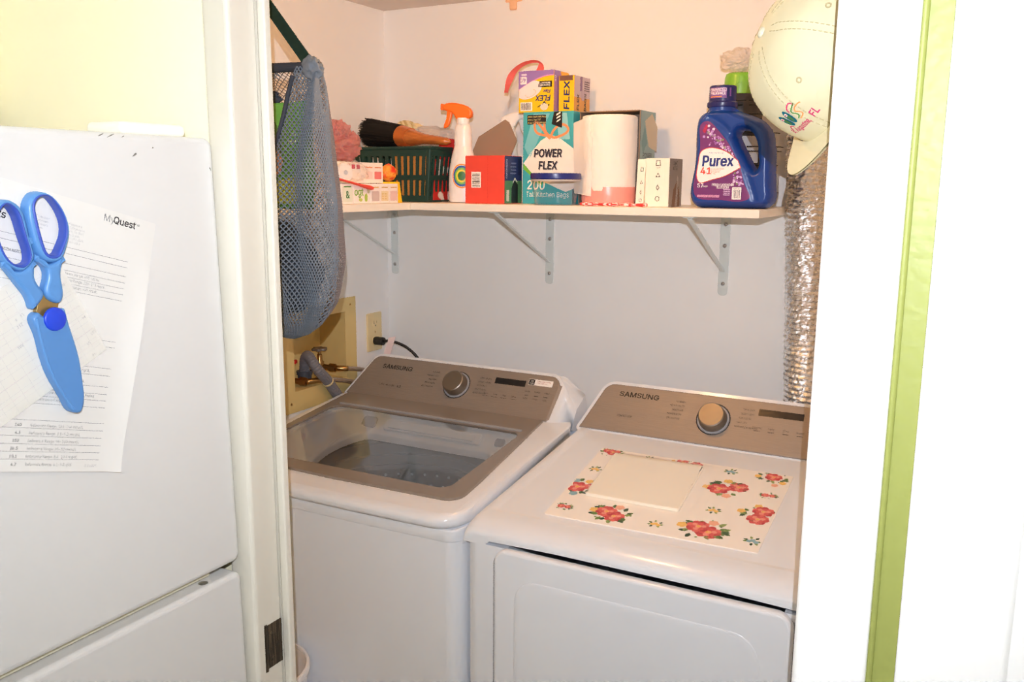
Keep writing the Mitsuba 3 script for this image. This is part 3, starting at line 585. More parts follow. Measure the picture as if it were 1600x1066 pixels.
# teal trash bag box
t = thing('trash_bag_box', 'teal kitchen trash bag box lettered POWER FLEX behind the small clear tub', 'box')
bx0, bx1, by0, by1, bz1 = -1.049, -0.911, 2.0, 2.15, 1.7735
mat('m_teal', S(66, 170, 180), 0.4); carton(t, bx0, bx1, by0, by1, Z0, bz1, 'm_teal')
P = Print(); H = bz1 - Z0; Wd = bx1 - bx0
P.poly(Polygon([(.004, H * .62), (.03, H - .004), (.075, H - .004), (.02, H * .5)]), S(120, 196, 206)); P.poly(Polygon([(.09, H - .004), (.12, H - .004), (.13, H * .7), (.1, H * .7)]), S(140, 204, 210))
P.poly(Polygon([(0.002, .1), (.022, .125), (.05, .155), (.075, .17), (.1, .162), (.13, .142), (.16, .12), (.172, .05), (.12, .03), (.04, .062)]), S(246, 236, 226)); P.up()
P.poly(Polygon([(0.002, .1), (.04, .062), (.056, .05), (.052, .045), (.03, .064), (0.002, .086)]), S(120, 190, 70))
for pts in ([(.075, .164), (.05, .19), (.035, .2), (.034, .182), (.05, .17), (.085, .161)], [(.078, .163), (.09, .185), (.115, .192), (.125, .182), (.11, .168), (.085, .162)], [(.06, .198), (.062, .18), (.078, .164)]):
    P.line(spline(np.array(pts) if len(pts) > 3 else pts, 24), .0062, S(244, 150, 104))
P.poly(rrect(.012, .064, .195, .218, .003), S(30, 28, 34)); P.up(); P.up()
for i, w in enumerate(['New Made With More', 'Extra Tear Tuff', 'Leak & Tear Resistant']): P.text(.0165, .2115 - i * .0072, .0042, w, S(236, 220, 150), sx=.82); P.line([(.0135, .2125 - i * .0072), (.0143, .2115 - i * .0072), (.016, .215 - i * .0072)], .0007, S(240, 200, 70))
for dx, c in ((.0016, S(120, 116, 120)), (0, S(24, 26, 44))):
    P.text(.03 + dx, .116 - dx, .0185, 'POWER', c, True, sx=.84, slant=.1); P.text(.043 + dx, .086 - dx, .0185, 'FLEX', c, True, sx=.84, slant=.1); P.up()
P.text(.011, .036, .022, '200', S(248, 246, 240), True, slant=.05, sx=.9); P.text(.01, .017, .013, 'Tall Kitchen Bags', S(248, 246, 240), sx=.82)
P.poly(Polygon([(Wd - .052, H - .001), (Wd - .03, H - .001), (Wd - .03, H - .04), (Wd - .058, H - .03)]), S(24, 22, 26)); P.up()
for i in range(3): P.poly(Polygon([(Wd - .045 + .001 * i, H - .006 - i * .008), (Wd - .034, H - .001 - i * .008), (Wd - .034, H - .005 - i * .008), (Wd - .046, H - .011 - i * .008)]), S(246, 240, 230))
P.build(t + '__print', FRONT((bx0, by0 - 0.0002, Z0)))
# open carton behind the paper towels
t = thing('open_carton', 'open carton with dark inside behind the paper towel roll', 'box')
cx0, cx1, cy0, cy1, cz1 = -0.905, -0.748, 2.024, 2.13, 1.772
w_ = 0.0022
mat('m_fadedteal', S(150, 172, 168), 0.5)
for nme, m in (('back', cuboid(cx0, cx1, cy1 - w_, cy1, Z0, cz1)), ('left_side', cuboid(cx0, cx0 + w_, cy0, cy1 - w_, Z0, cz1)), ('right_side', cuboid(cx1 - w_, cx1, cy0, cy1 - w_, Z0, cz1)), ('base', cuboid(cx0 + w_, cx1 - w_, cy0, cy1 - w_, Z0, Z0 + w_)), ('lid', cuboid(cx0 + w_, cx1 - w_, cy0 - 0.006, cy1 - w_, cz1 - w_, cz1))):
    obj(t + '__' + nme, m, 'm_kraft')
P = Print(); D = cy1 - cy0
P.rect(.001, D, 0, cz1 - Z0, S(150, 178, 176)); P.up(); P.poly(Polygon([(.03, .2), (.08, .22), (.12, .19), (.12, .13), (.06, .14)]), S(214, 196, 168)); P.poly(Polygon([(.01, .15), (.03, .19), (.05, .15), (.02, .12)]), S(120, 160, 160))
P.text(.02, .113, .012, 'POWER', S(60, 66, 74), True, sx=1.1); P.text(.02, .098, .012, 'FLEX', S(60, 66, 74), True, sx=1.1)
P.rect(.0, D, 0, .05, S(66, 170, 180)); P.build(t + '__print', SIDE((cx1 + 0.0003, cy0, Z0)))
# two yellow boxes on top
mat('m_yellowbox', S(250, 196, 30), 0.4)
t = thing('small_trash_bag_box', 'yellow and purple box standing upside down on the teal box', 'box')
yx0, yx1, yy0, yy1, yz0 = -1.074, -0.976, 2.022, 2.108, 1.7745; yz1 = yz0 + 0.101
carton(t, yx0, yx1, yy0, yy1, yz0, yz1, 'm_yellowbox')
w, h = yx1 - yx0, yz1 - yz0; PU = S(150, 118, 186)
P = Print(); arc = [(x, h * (.55 + .33 * math.sin(min(1, x / w * 1.05) * math.pi / 2))) for x in np.linspace(0, w, 14)]
P.poly(Polygon(arc + [(w, h), (0, h)]), PU); P.up(); P.line(arc, .0026, S(222, 150, 206)); P.up()
P.poly(affinity.rotate(affinity.scale(Point(w * .32, h * .54).buffer(1, 8), w * .36, h * .2), 20).intersection(Polygon(arc + [(w, 0), (0, 0)])).intersection(sbox(.002, 0, w, h)), S(240, 224, 226))
P.poly(Polygon([(w * .55, h * .6), (w * .95, h * .6), (w * .95, h * .74), (w * .6, h * .74)]), S(24, 20, 22)); P.line(spline([(w * .2, h * .42), (w * .4, h * .4), (w * .5, h * .5), (w * .42, h * .55)], 16), .002, S(244, 150, 50)); P.up()
P.text(w * .91, h * .715, .0042, 'Reinforced', S(250, 246, 240), True, rot=180, sx=.8); P.text(w * .91, h * .66, .0042, 'Drawstring Bags', S(250, 246, 240), True, rot=180, sx=.62)
P.text(w * .92, h * .54, .008, 'Flex', S(60, 48, 130), True, rot=180, slant=.2, sx=.9); P.text(w * .93, h * .4, .0125, 'FLEX', S(30, 40, 120), True, rot=180, slant=.15)
P.disc(w * .74, h * .13, .011, S(226, 214, 196), .009); P.poly(Polygon([(w * .64, h * .14), (w * .74, h * .27), (w * .82, h * .18), (w * .74, h * .22)]), S(40, 34, 40)); P.disc(w * .87, h * .17, .002, S(40, 34, 40)); P.line([(w * .55, h * .12), (w * .64, h * .17)], .002, S(40, 34, 40))
barcode(P, w * .06, w * .4, h * .04, h * .25, True, 2)
P.poly(rrect(w * .05, w * .24, h * .68, h * .86, .003), S(246, 236, 240)); P.up(); P.text(w * .225, h * .83, .0105, '40', S(130, 100, 170), True, rot=180); P.rect(w * .08, w * .24, h * .89, h * .93, S(230, 216, 236))
P.build(t + '__front_print', FRONT((yx0, yy0 - 0.0003, yz0)))
P = Print(); d = yy1 - yy0
P.rect(0, d, 0, h, S(246, 180, 40)); P.up(); P.poly(Polygon([(0, 0), (d * .4, .002), (d * .62, h * .35), (d * .64, h * .6), (d * .42, h), (0, h)]), PU); P.disc(d * .82, h * .28, .011, S(160, 170, 130), .02); P.up(); P.text(d * .14, h * .72, .009, '40', S(246, 236, 240), True, rot=90)
P.build(t + '__side_print', SIDE((yx1 + 0.0003, yy0, yz0)))
rib = spline([(-1.045, 2.07, yz1 - 0.002), (-1.035, 2.06, yz1 + 0.024), (-1.075, 2.045, yz1 + 0.02), (-1.105, 2.035, yz1 - 0.012), (-1.115, 2.03, yz1 - 0.05)], 40)
t2 = thing('pink_drawstring', 'pink plastic drawstring looping over the yellow box', 'drawstring')
tw = np.gradient(rib, axis=0); tw /= np.linalg.norm(tw, axis=1, keepdims=True)
sd = np.cross(tw, [0.3, 0.4, 1.0]); sd /= np.linalg.norm(sd, axis=1, keepdims=True); sd *= 0.0085
v = np.vstack([rib - sd, rib, rib + sd]) + np.vstack([np.zeros((40, 3)), np.tile([0, .001, .002], (40, 1)), np.zeros((40, 3))]); i = np.arange(39)
f = np.vstack([np.c_[i + o, i + 1 + o, i + 41 + o] for o in (0, 40)] + [np.c_[i + o, i + 41 + o, i + 40 + o] for o in (0, 40)])
obj(t2, trimesh.Trimesh(v, f, process=False), 'm_pinkstrip', True)
t3 = thing('clear_bag', 'clear plastic film hanging at the left side of the yellow box', 'plastic bag')
q = np.array([[[-1.078 - .012 * math.sin(a * 3) - .03 * s + .004 * math.sin(9 * s + 5 * a), 2.02 + .08 * a + .004 * math.sin(8 * s), yz1 - .004 - .07 * s * (1 + .3 * a)] for a in np.linspace(0, 1, 12)] for s in np.linspace(0, 1, 14)]).reshape(-1, 3)
i, j = np.meshgrid(np.arange(13), np.arange(11), indexing='ij'); a = (i * 12 + j).ravel(); f = np.vstack([np.c_[a, a + 1, a + 13], np.c_[a, a + 13, a + 12]])
obj(t3, trimesh.Trimesh(q, f, process=False), 'm_clear', True)
t = thing('narrow_trash_bag_box', 'yellow box with FLEX running up its edge, right of the upside-down box', 'box')
nx0, nx1, ny0, ny1 = -0.972, -0.93, 2.042, 2.138; nz1 = yz0 + 0.088
carton(t, nx0, nx1, ny0, ny1, yz0, nz1, 'm_yellowbox'); h = nz1 - yz0
P = Print(); w = nx1 - nx0; P.text(w * .7, .004, .0145, 'FLEX', S(30, 40, 110), True, rot=90, slant=.1, sx=1.45); P.rect(w * .05, w * .9, h * .86, h, S(120, 84, 70)); P.build(t + '__front_print', FRONT((nx0, ny0 - 0.0003, yz0)))
P = Print(); d = ny1 - ny0; P.rect(0, d, 0, h, S(228, 158, 74)); P.up(); P.rect(0, d, h * .42, h, S(200, 178, 186)); P.up(); P.rect(d * .35, d * .5, h * .6, h, S(136, 106, 140)); P.disc(d * .55, h * .5, .014, S(190, 166, 180)); P.up()
for i in range(5): P.rect(d * (.62), d * (.95), h * (.62 + .06 * i), h * (.65 + .06 * i), S(110, 90, 100))
P.text(d * .3, .004, .012, 'FLEX', S(80, 60, 50), True, rot=90); P.text(d * .75, .004, .012, 'BAGS', S(60, 44, 40), True, rot=90); P.build(t + '__side_print', SIDE((nx1 + 0.0003, ny0, yz0)))
# paper towel roll, wrapped at its foot
t = thing('paper_towel_roll', 'white paper towel roll standing in front of the open carton', 'paper towel')
pc = (-0.820, 2.012, 0)
sheet = lathe([(0.0, 1.757), (0.02, 1.758), (0.060, 1.7595), (0.0655, 1.757), (0.0665, 1.752), (0.066, 1.69), (0.0655, 1.62), (0.0645, 1.583)], 64, pc)
v = np.array(sheet.vertices); v += (meshkit.noise(v * 34)[:, None] - .5) * 0.005 * np.c_[v[:, 0] - pc[0], v[:, 1] - pc[1], 0 * v[:, 2]] / 0.07; sheet = trimesh.Trimesh(v, sheet.faces, process=False)
obj(t + '__sheets', sheet, 'm_towel', 40)
obj(t + '__wrapper', lathe([(0.0652, 1.592), (0.0655, 1.58), (0.0652, 1.56), (0.062, Z0 + .001), (0.0, Z0 + .001)], 64, pc), 'm_pink_wrap', 40)
edge = spline([(-.838, 1.9478), (-.862, 1.957), (-.882, 1.9755), (-.902, 1.990), (-.909, 1.995)], 12); zt = np.linspace(0, 1, 10)
loose = np.array([[(x + .006 * k_ / 11 * (1 - z_), y + .0012 * math.sin(9 * z_ + k_), 1.570 + .006 * k_ / 11 + z_ * (.186 - .018 * k_ / 11)) for z_ in zt] for k_, (x, y) in enumerate(edge)])
i, j = np.meshgrid(np.arange(11), np.arange(9), indexing='ij'); a = (i * 10 + j).ravel(); f = np.vstack([np.c_[a, a + 1, a + 11], np.c_[a, a + 11, a + 10]])
obj(t + '__loose_sheet', trimesh.Trimesh(loose.reshape(-1, 3), f, process=False), 'm_towel', True)
# small tub with a blue lid
t = thing('food_container', 'small clear tub with a dark blue lid in front of the teal box', 'container')
zc = (-0.924, 1.9325, 0)
obj(t + '__tub', lathe([(0.0, Z0 + .001), (0.047, Z0 + .001), (0.0495, Z0 + .004), (0.0575, 1.609)], 56, zc), 'm_clear', 40)
obj(t + '__lid', lathe([(0.0, 1.6225), (0.05, 1.6225), (0.052, 1.6235), (0.059, 1.6235), (0.0605, 1.622), (0.0608, 1.611), (0.0597, 1.6095), (0.0578, 1.6095)], 56, zc), 'm_blue_lid', 40)
obj(t + '__rim', lathe([(0.0575, 1.609), (0.0592, 1.6085), (0.0585, 1.6045), (0.0572, 1.6045)], 56, zc), 'm_filmwhite', 40)
# red blade box with its flap
t = thing('red_box', 'small red box with a barcode sticker and a raised grey flap', 'box')
rx0, rx1, ry0, ry1, rz1 = -1.1765, -1.0635, 1.93, 2.022, 1.6665
carton(t, rx0, rx1, ry0, ry1, Z0, rz1, 'm_red')
P = Print(); barcode(P, .0185, .046, .039, .078, False, 5); P.line([(.066, .003), (.066, .117)], .0006, S(206, 46, 34)); P.build(t + '__label', FRONT((rx0, ry0 - 0.0003, Z0)))
P = Print(); d = ry1 - ry0; h = rz1 - Z0
P.rect(.001, d - .001, h * .48, h - .001, S(34, 48, 104)); P.rect(.001, d - .001, .001, h * .48, S(74, 130, 92)); P.up()
P.text(.014, h * .52, .006, 'CARTRIDGES', S(160, 176, 220), True, rot=90, sx=.9); [P.rect(.03 + .004 * (i % 2), .06, h * (.62 + .07 * i), h * (.65 + .07 * i), S(88, 104, 156)) for i in range(4)]; P.rect(.01, .024, .006, .034, S(206, 214, 206)); P.rect(.07, d - .002, h * .6, h * .95, S(26, 36, 84))
P.poly(Polygon([(.036, .001), (.036, h * .32), (.05, h * .5), (.062, h * .44), (.07, h * .4), (.07, .001)]), S(22, 30, 34)); P.up(); P.line([(.043, h * .44), (.053, h * .53), (.066, h * .45)], .004, S(196, 206, 206)); P.build(t + '__side_print', SIDE((rx1 + 0.0003, ry0, Z0)))
flp = Polygon([(-1.21, 0), (-1.186, .052), (-1.108, .094), (-1.096, .087), (-1.0715, .041), (-1.09, 0)])
obj(t + '__flap', moved(ext(flp, 0.0012), frame((-.006, 2.0205, rz1 - .001), (1, 0, 0), (0, 0.05, 1))), 'm_kraft')
# two white boxes with symbols
t = thing('thin_white_box', 'thin white box with care symbols leaning on the wider white box', 'box')
obj(t + '__carton', moved(rbox(0, 0.0195, 0, 0.06, 0, 0.107, .001, 8), frame((-0.7245, 1.942, Z0 + .0002), (1, 0.03, 0.02), (-0.03, 1, 0)) if False else (lambda p: np.asarray(p) * [1, 1, 1] + [-0.7245 + 0, 1.942, Z0] + np.outer(np.asarray(p)[:, 2], [0.035, 0, 0]))), 'm_offwhite', 40)
def symbols(P, x, zs, s):
    C = S(74, 66, 64)
    for i, z in enumerate(zs):
        if i % 4 == 0: P.line([(x - s, z - s), (x + s, z - s), (x + s * .7, z + s), (x - s * .7, z + s), (x - s, z - s)], s * .25, C)
        elif i % 4 == 1:
            for a in (90, 210, 330): P.poly(affinity.translate(affinity.rotate(Polygon([(-.5 * s, .45 * s), (.5 * s, .45 * s), (0, 1.15 * s)]), a - 90, origin=(0, 0)), x, z), C)
        elif i % 4 == 2: P.line([(x, z - s), (x - .6 * s, z), (x, z + 1.1 * s), (x + .6 * s, z), (x, z - s)], s * .25, C)
        else: P.line([(x + s * .9 * math.cos(a), z + s * .9 * math.sin(a)) for a in np.linspace(0, 6.28, 14)], s * .25, C)
P = Print(); symbols(P, .012, [.084, .054, .032, .014], .0038); P.build(t + '__print', lambda p: FRONT((-0.7245, 1.9417, Z0))(p) + np.outer(np.asarray(p)[:, 1], [0.035, 0, 0]))
t = thing('wide_white_box', 'wider white box with four symbols, between the towel roll and the detergent jug', 'box')
wx0, wx1, wy0, wy1, wz1 = -0.7, -0.6435, 1.938, 2.03, 1.6575
carton(t, wx0, wx1, wy0, wy1, Z0, wz1, 'm_offwhite')
P = Print(); symbols(P, .03, [.098, .07, .043, .018], .0055); P.text(.0305, .086, .003, 'DRY', S(110, 100, 96), anchor='c'); P.line([(.003, .1065), (.054, .1065)], .0006, S(210, 196, 180)); P.build(t + '__print', FRONT((wx0, wy0 - .0003, Z0)))
P = Print(); d = wy1 - wy0; h = wz1 - Z0; P.rect(.001, d, .001, h - .001, S(178, 160, 146)); P.up(); P.text(.02, h * .86, .009, 'LUMI', S(110, 98, 92), True); P.text(.02, h * .76, .009, 'NOVA', S(110, 98, 92), True); P.poly(Polygon([(.02, .0), (.03, h * .35), (.055, h * .55), (.075, h * .3), (.08, .0)]), S(150, 112, 92)); P.poly(Polygon([(.045, .0), (.055, h * .65), (.065, h * .6), (.062, 0)]), S(206, 190, 176)); P.build(t + '__side_print', SIDE((wx1 + .0003, wy0, Z0)))
# red and white wrapped sticks lying at the edge
def wrapped(key, label, x0, x1, y, r):
    t = thing(key, label, 'toothbrush pack', 'wrapped sticks on the shelf edge'); n = 40; xs_ = np.linspace(x0, x1, n)
    rr = r * (0.72 + 0.28 * np.sin(np.linspace(0, 5.4, n)) ** 2); rr[0] *= .4; rr[-1] *= .4
    m = tube(np.c_[xs_, y + 0 * xs_, Z0 + r * .55 + 0 * xs_], rr, 14); v = np.array(m.vertices); v[:, 2] = Z0 + .0004 + (v[:, 2] - (Z0 + r * .55) + rr.max()) * .5
    m = trimesh.Trimesh(v, m.faces, process=False); c = np.where((np.sin(v[:, 0] * 260 + 6 * np.sin(v[:, 1] * 300)) > 0.35)[:, None], S(250, 240, 234), S(240, 64, 66)); obj(t + '__wrapper', m, 'm_vc_gloss', True, c)
wrapped('wrapped_stick', 'red and white wrapped stick at the shelf edge, under the towel roll', -0.838, -0.742, 1.884, .009)
wrapped('wrapped_stick', 'red and white wrapped stick at the shelf edge, by the white boxes', -0.739, -0.676, 1.889, .0085)

# detergent jug
t = thing('detergent_jug', 'blue laundry detergent jug with a purple Purex label at the right shelf end', 'detergent bottle')
JX, JY = -0.5, 1.955
out = smooth_closed([(-.088, .012), (-.082, .004), (-.06, .0), (0, .0), (.06, .0), (.081, .004), (.088, .012), (.0895, .05), (.087, .1), (.083, .14), (.077, .163), (.062, .182), (.03, .198), (.004, .208), (-.004, .214), (-.008, .222), (-.062, .222), (-.065, .214), (-.069, .206), (-.078, .198), (-.083, .186), (-.085, .15), (-.087, .08)], 150)
hol = smooth_closed([(.012, .163), (.022, .166), (.032, .163), (.042, .152), (.049, .135), (.052, .112), (.053, .09), (.05, .083), (.044, .089), (.034, .106), (.022, .128), (.012, .147), (.009, .157)], 90)
def jug_shell(side):
    """Half of the jug wall: the outline minus the grip hole, puffed out to its thickness; side -1 front, +1 back."""
    pg = Polygon(out, [hol[::-1]]); v, f = trimesh.creation.triangulate_polygon(pg, engine='triangle') if False else (None, None)
    return pg
pg = Polygon(out).difference(Polygon(hol).buffer(0))
step = .0035; gx, gz = np.meshgrid(np.arange(-.096, .098, step), np.arange(-.004, .232, step))
pts = np.c_[gx.ravel(), gz.ravel()]; ring_o = out; ring_h = hol
from scipy.spatial import Delaunay
import shapely
ins = shapely.contains_xy(pg.buffer(-.0018), pts[:, 0], pts[:, 1]); allp = np.vstack([ring_o, ring_h, pts[ins]])
tri = Delaunay(allp).simplices; cen = allp[tri].mean(1); tri = tri[shapely.contains_xy(pg, cen[:, 0], cen[:, 1])]
dist = shapely.distance(shapely.points(allp), pg.boundary); dist[:len(ring_o) + len(ring_h)] = 0
dh = shapely.distance(shapely.points(allp), Polygon(hol)); HT = .042
thick = np.minimum(HT, .046 * np.sqrt(np.clip(dist / .022, 0, 1) * (2 - np.clip(dist / .022, 0, 1))))
thick = np.where(allp[:, 1] > .205, np.minimum(thick * 1.2, np.sqrt(np.clip(.0285 ** 2 - (allp[:, 0] + .035) ** 2, 0, 1))), thick)
cross2 = (allp[tri[:, 1], 0] - allp[tri[:, 0], 0]) * (allp[tri[:, 2], 1] - allp[tri[:, 0], 1]) - (allp[tri[:, 1], 1] - allp[tri[:, 0], 1]) * (allp[tri[:, 2], 0] - allp[tri[:, 0], 0]); tri[cross2 < 0] = tri[cross2 < 0][:, ::-1]
# a shallow groove from the shoulder to the foot parts the label field from the grip
gl = LineString(spline([(-.05, .192), (-.01, .165), (.022, .105), (.045, .05), (.055, .02)], 30)); gd = shapely.distance(shapely.points(allp), gl); groove = .003 * np.exp(-(gd / .006) ** 2) * np.clip(dist / .01, 0, 1)
nb = len(ring_o) + len(ring_h); mapb = np.arange(len(allp)); back = np.where(mapb < nb, mapb, mapb + len(allp) - nb)
vf = np.c_[allp[:, 0], -(thick - groove), allp[:, 1]]; vb = np.c_[allp[nb:, 0], thick[nb:], allp[nb:, 1]]
jug = trimesh.Trimesh(np.vstack([vf, vb]) + [JX, JY, Z0], np.vstack([tri, back[tri][:, ::-1]]), process=False)
obj(t + '__body', jug, 'm_jug', True)
obj(t + '__collar', lathe([(.031, .216), (.0325, .218), (.0325, .226), (.03, .2285), (.028, .2285)], 48, (JX - .035, JY, Z0)), 'm_jug_cap', 40)
capz = .2285; obj(t + '__cap', lathe([(.0, .262), (.026, .262), (.0282, .2605), (.0288, .258), (.029, capz), (.0, capz)], 48, (JX - .035, JY, Z0)), 'm_jug_cap', 40)
P = Print(0.0003); cyl = lambda p: np.c_[JX - .035 + (.0291 + p[:, 2]) * np.sin(p[:, 0] / .029), JY - (.0291 + p[:, 2]) * np.cos(p[:, 0] / .029), Z0 + p[:, 1]]
P.rect(-.025, .016, .2345, .2565, S(118, 78, 150), .004); P.up(); P.text(-.0045, .249, .0062, 'ENHANCED', S(244, 232, 244), True, anchor='c', sx=.85, sub=.004); P.text(-.0045, .2415, .0062, 'FRAGRANCE', S(244, 232, 244), True, anchor='c', sx=.72, sub=.004); P.rect(-.021, .006, .2362, .2385, S(226, 140, 84), .004); P.rect(.022, .026, .238, .256, S(118, 78, 150), .004)
P.build(t + '__cap_print', cyl)
# label: flat field on the left of the groove
from scipy.interpolate import LinearNDInterpolator, NearestNDInterpolator
_th = LinearNDInterpolator(allp, thick - groove, 0.0)
lab = lambda p: np.c_[JX + p[:, 0], JY - (_th(p[:, 0], p[:, 1]) + p[:, 2] + .0004), Z0 + p[:, 1]]
P = Print(0.0003); LB = Polygon(smooth_closed([(-.072, .024), (-.02, .018), (.034, .017), (.044, .022), (.036, .045), (.024, .08), (.008, .115), (-.012, .146), (-.035, .172), (-.056, .186), (-.066, .182), (-.069, .15), (-.073, .09)], 70))
SUB = .006
P.poly(LB, S(112, 44, 112), SUB); P.up(); gq = np.random.default_rng(11)
for i in range(170):
    s_ = gq.uniform(0, 1); x, z = (-.058 + .09 * s_ + gq.normal(0, .007), .168 - .07 * s_ + gq.normal(0, .008)) if i < 120 else (gq.uniform(.006, .04), gq.uniform(.05, .078))
    if not LB.buffer(-.003).contains(Point(x, z)): continue
    P.disc(x, z, gq.uniform(.0014, .0032), [S(186, 140, 206), S(226, 206, 232), S(150, 92, 170), S(128, 136, 100), S(206, 170, 220)][gq.integers(5)])
P.poly(Polygon([(-.064, .165), (-.056, .18), (-.052, .175), (-.058, .16)]), S(170, 30, 80), SUB)
P.up(); P.up(); oval = Polygon(smooth_closed([(-.07, .062), (-.066, .056), (-.05, .058), (-.01, .07), (.02, .086), (.026, .09), (.016, .101), (-.006, .118), (-.03, .127), (-.054, .127), (-.064, .121), (-.069, .1)], 60)).intersection(LB)
P.poly(oval.buffer(.0016), S(206, 70, 70), SUB); P.up(); P.poly(oval, S(246, 240, 238), SUB); P.up()
[P.text(-.0635 + d_, .0905 + d_ * .3, .0215, 'Purex', S(28, 44, 120), True, slant=.06, sx=.86, sub=SUB) for d_ in (0, .0005, .001)]; P.text(-.0655, .0735, .0135, '4', S(226, 66, 54), True, sub=SUB); P.text(-.056, .0745, .005, 'in', S(226, 66, 54), sub=SUB); P.text(-.052, .0735, .0135, '1', S(226, 66, 54), True, sub=SUB)
for i in range(4): P.text(-.043, .083 - i * .0034, .0026, ['STAIN FIGHTING', 'BRIGHTNESS', 'FRESHNESS', 'CLEAN'][i], S(240, 140, 120))
P.text(-.048, .1165, .003, 'CONCENTRATED', S(150, 160, 200)); P.text(.014, .0915, .0024, 'HE', S(120, 120, 150))
P.text(-.071, .0445, .0085, '57', S(244, 238, 244), True); P.text(-.0605, .0455, .003, 'LOADS', S(244, 238, 244), True)
P.text(-.014, .048, .0052, 'FRESH LAVENDER', S(244, 238, 244), True, anchor='c', sx=.78); P.text(-.014, .0425, .005, 'BLOSSOM', S(244, 238, 244), True, anchor='c', sx=.8)
P.rect(-.069, -.02, .0235, .0285, S(214, 150, 190), SUB); P.up(); P.text(-.067, .0248, .0027, 'LAUNDRY DETERGENT  75 FL OZ', S(110, 40, 110)); [P.rect(-.012, .003, .028 + i * .0038, .0302 + i * .0038, S(196, 160, 200)) for i in range(4)]
P.rect(.007, .027, .0195, .0455, S(240, 236, 236), SUB); P.up(); [P.rect(.0095 + i * .0026, .0107 + i * .0026 + .0006 * (i % 2), .022, .040, S(150, 146, 156)) for i in range(6)]; P.rect(.01, .024, .0418, .043, S(150, 146, 156))
P.build(t + '__label', lab)
# bottle in a bag behind the jug
t = thing('bagged_bottle', 'dark bottle with a lime green cap behind the detergent jug', 'bottle')
bc = (-0.531, 2.085, 0)
obj(t + '__body', lathe([(0.0, Z0 + .001), (.05, Z0 + .001), (.053, Z0 + .006), (.053, 1.76), (.048, 1.79), (.037, 1.803), (.0, 1.803)], 48, bc), 'm_bottle_dark', 40)
obj(t + '__cap', lathe([(.0345, 1.803), (.036, 1.805), (.0355, 1.84), (.033, 1.848), (.028, 1.851), (.0, 1.851)], 48, bc), 'm_limecap', 40)
cyb = lambda p: np.c_[bc[0] + (.0533 + p[:, 2]) * np.sin(p[:, 0] / .053), bc[1] - (.0533 + p[:, 2]) * np.cos(p[:, 0] / .053), Z0 + p[:, 1]]
P = Print(0.0003); P.rect(.0, .07, .1, .16, S(196, 198, 204), .006); P.rect(-.02, .07, .02, .09, S(70, 72, 80), .006); P.up(); P.rect(.0, .03, .06, .1, S(140, 200, 60), .006); P.rect(.02, .05, .085, .1, S(200, 40, 40), .006); P.build(t + '__label', cyb)
t = thing('clear_shopping_bag', 'thin clear plastic bag with black printed lines drawn around the dark bottle', 'plastic bag')
nA, nZ = 60, 34; zz = np.linspace(0, 1, nZ); aa = np.arange(nA) * 2 * math.pi / nA
rad = np.interp(zz, [0, .08, .4, .62, .78, .86, .92, 1], [.07, .079, .078, .072, .05, .022, .024, .034]); hz = np.interp(zz, [0, 1], [0.003, .338])
Vb = []
for r_, z_, s_ in zip(rad, hz, zz):
    for a_ in aa:
        n_ = meshkit.fbm(np.array([math.cos(a_) * 2.2, math.sin(a_) * 2.2, z_ * 16]), 3, 4); rr = r_ * (0.92 + .3 * (n_ - .5)) 
        Vb.append((bc[0] + .024 + rr * 1.06 * math.cos(a_) - (.03 * max(0, s_ - .72) / .28), min(bc[1] + .0 + rr * 1.05 * math.sin(a_), 2.172), Z0 + z_))
Vb = np.array(Vb); i, j = np.meshgrid(np.arange(nZ - 1), np.arange(nA), indexing='ij'); j2 = (j + 1) % nA; q = np.stack([i * nA + j, i * nA + j2, (i + 1) * nA + j2, (i + 1) * nA + j], -1).reshape(-1, 4)
bagm = trimesh.Trimesh(Vb, np.vstack([q[:, :3], q[:, [0, 2, 3]]]), process=False); obj(t + '__film', bagm, 'm_clear', True)
tw_ = trimesh.creation.icosphere(subdivisions=4); v = np.array(tw_.vertices); v = v * (1 + .9 * (meshkit.fbm(v * 2.6 + 4, 3, 8) - .5) - .6 * np.abs(meshkit.noise(v * 5 + 2, 3) - .5))[:, None] * [.042, .022, .026]
obj(t + '__twisted_top', trimesh.Trimesh(v + [-.541, 2.085, Z0 + .333], tw_.faces, process=False), 'm_filmwhite', True)
P = Print(0.0004); gq = np.random.default_rng(5); VB = Vb.reshape(nZ, nA, 3); lines = []
for r_ in (3, 6, 9, 12, 13, 16, 19, 20, 22, 23):
    for c0 in (33, 40, 47, 54):
        ln = gq.integers(4, 7); pp = VB[r_, [(c0 + m_) % nA for m_ in range(ln + 1)]]; ctr = VB[r_].mean(0); pp = ctr + (pp - ctr) * 1.012; lines.append(tube(pp, .0012, 5))
obj(t + '__printed_line', cat(*lines), 'm_black'); labels[t + '__printed_line'] = {'kind': 'stuff', 'label': 'short black printed lines on the clear bag'}

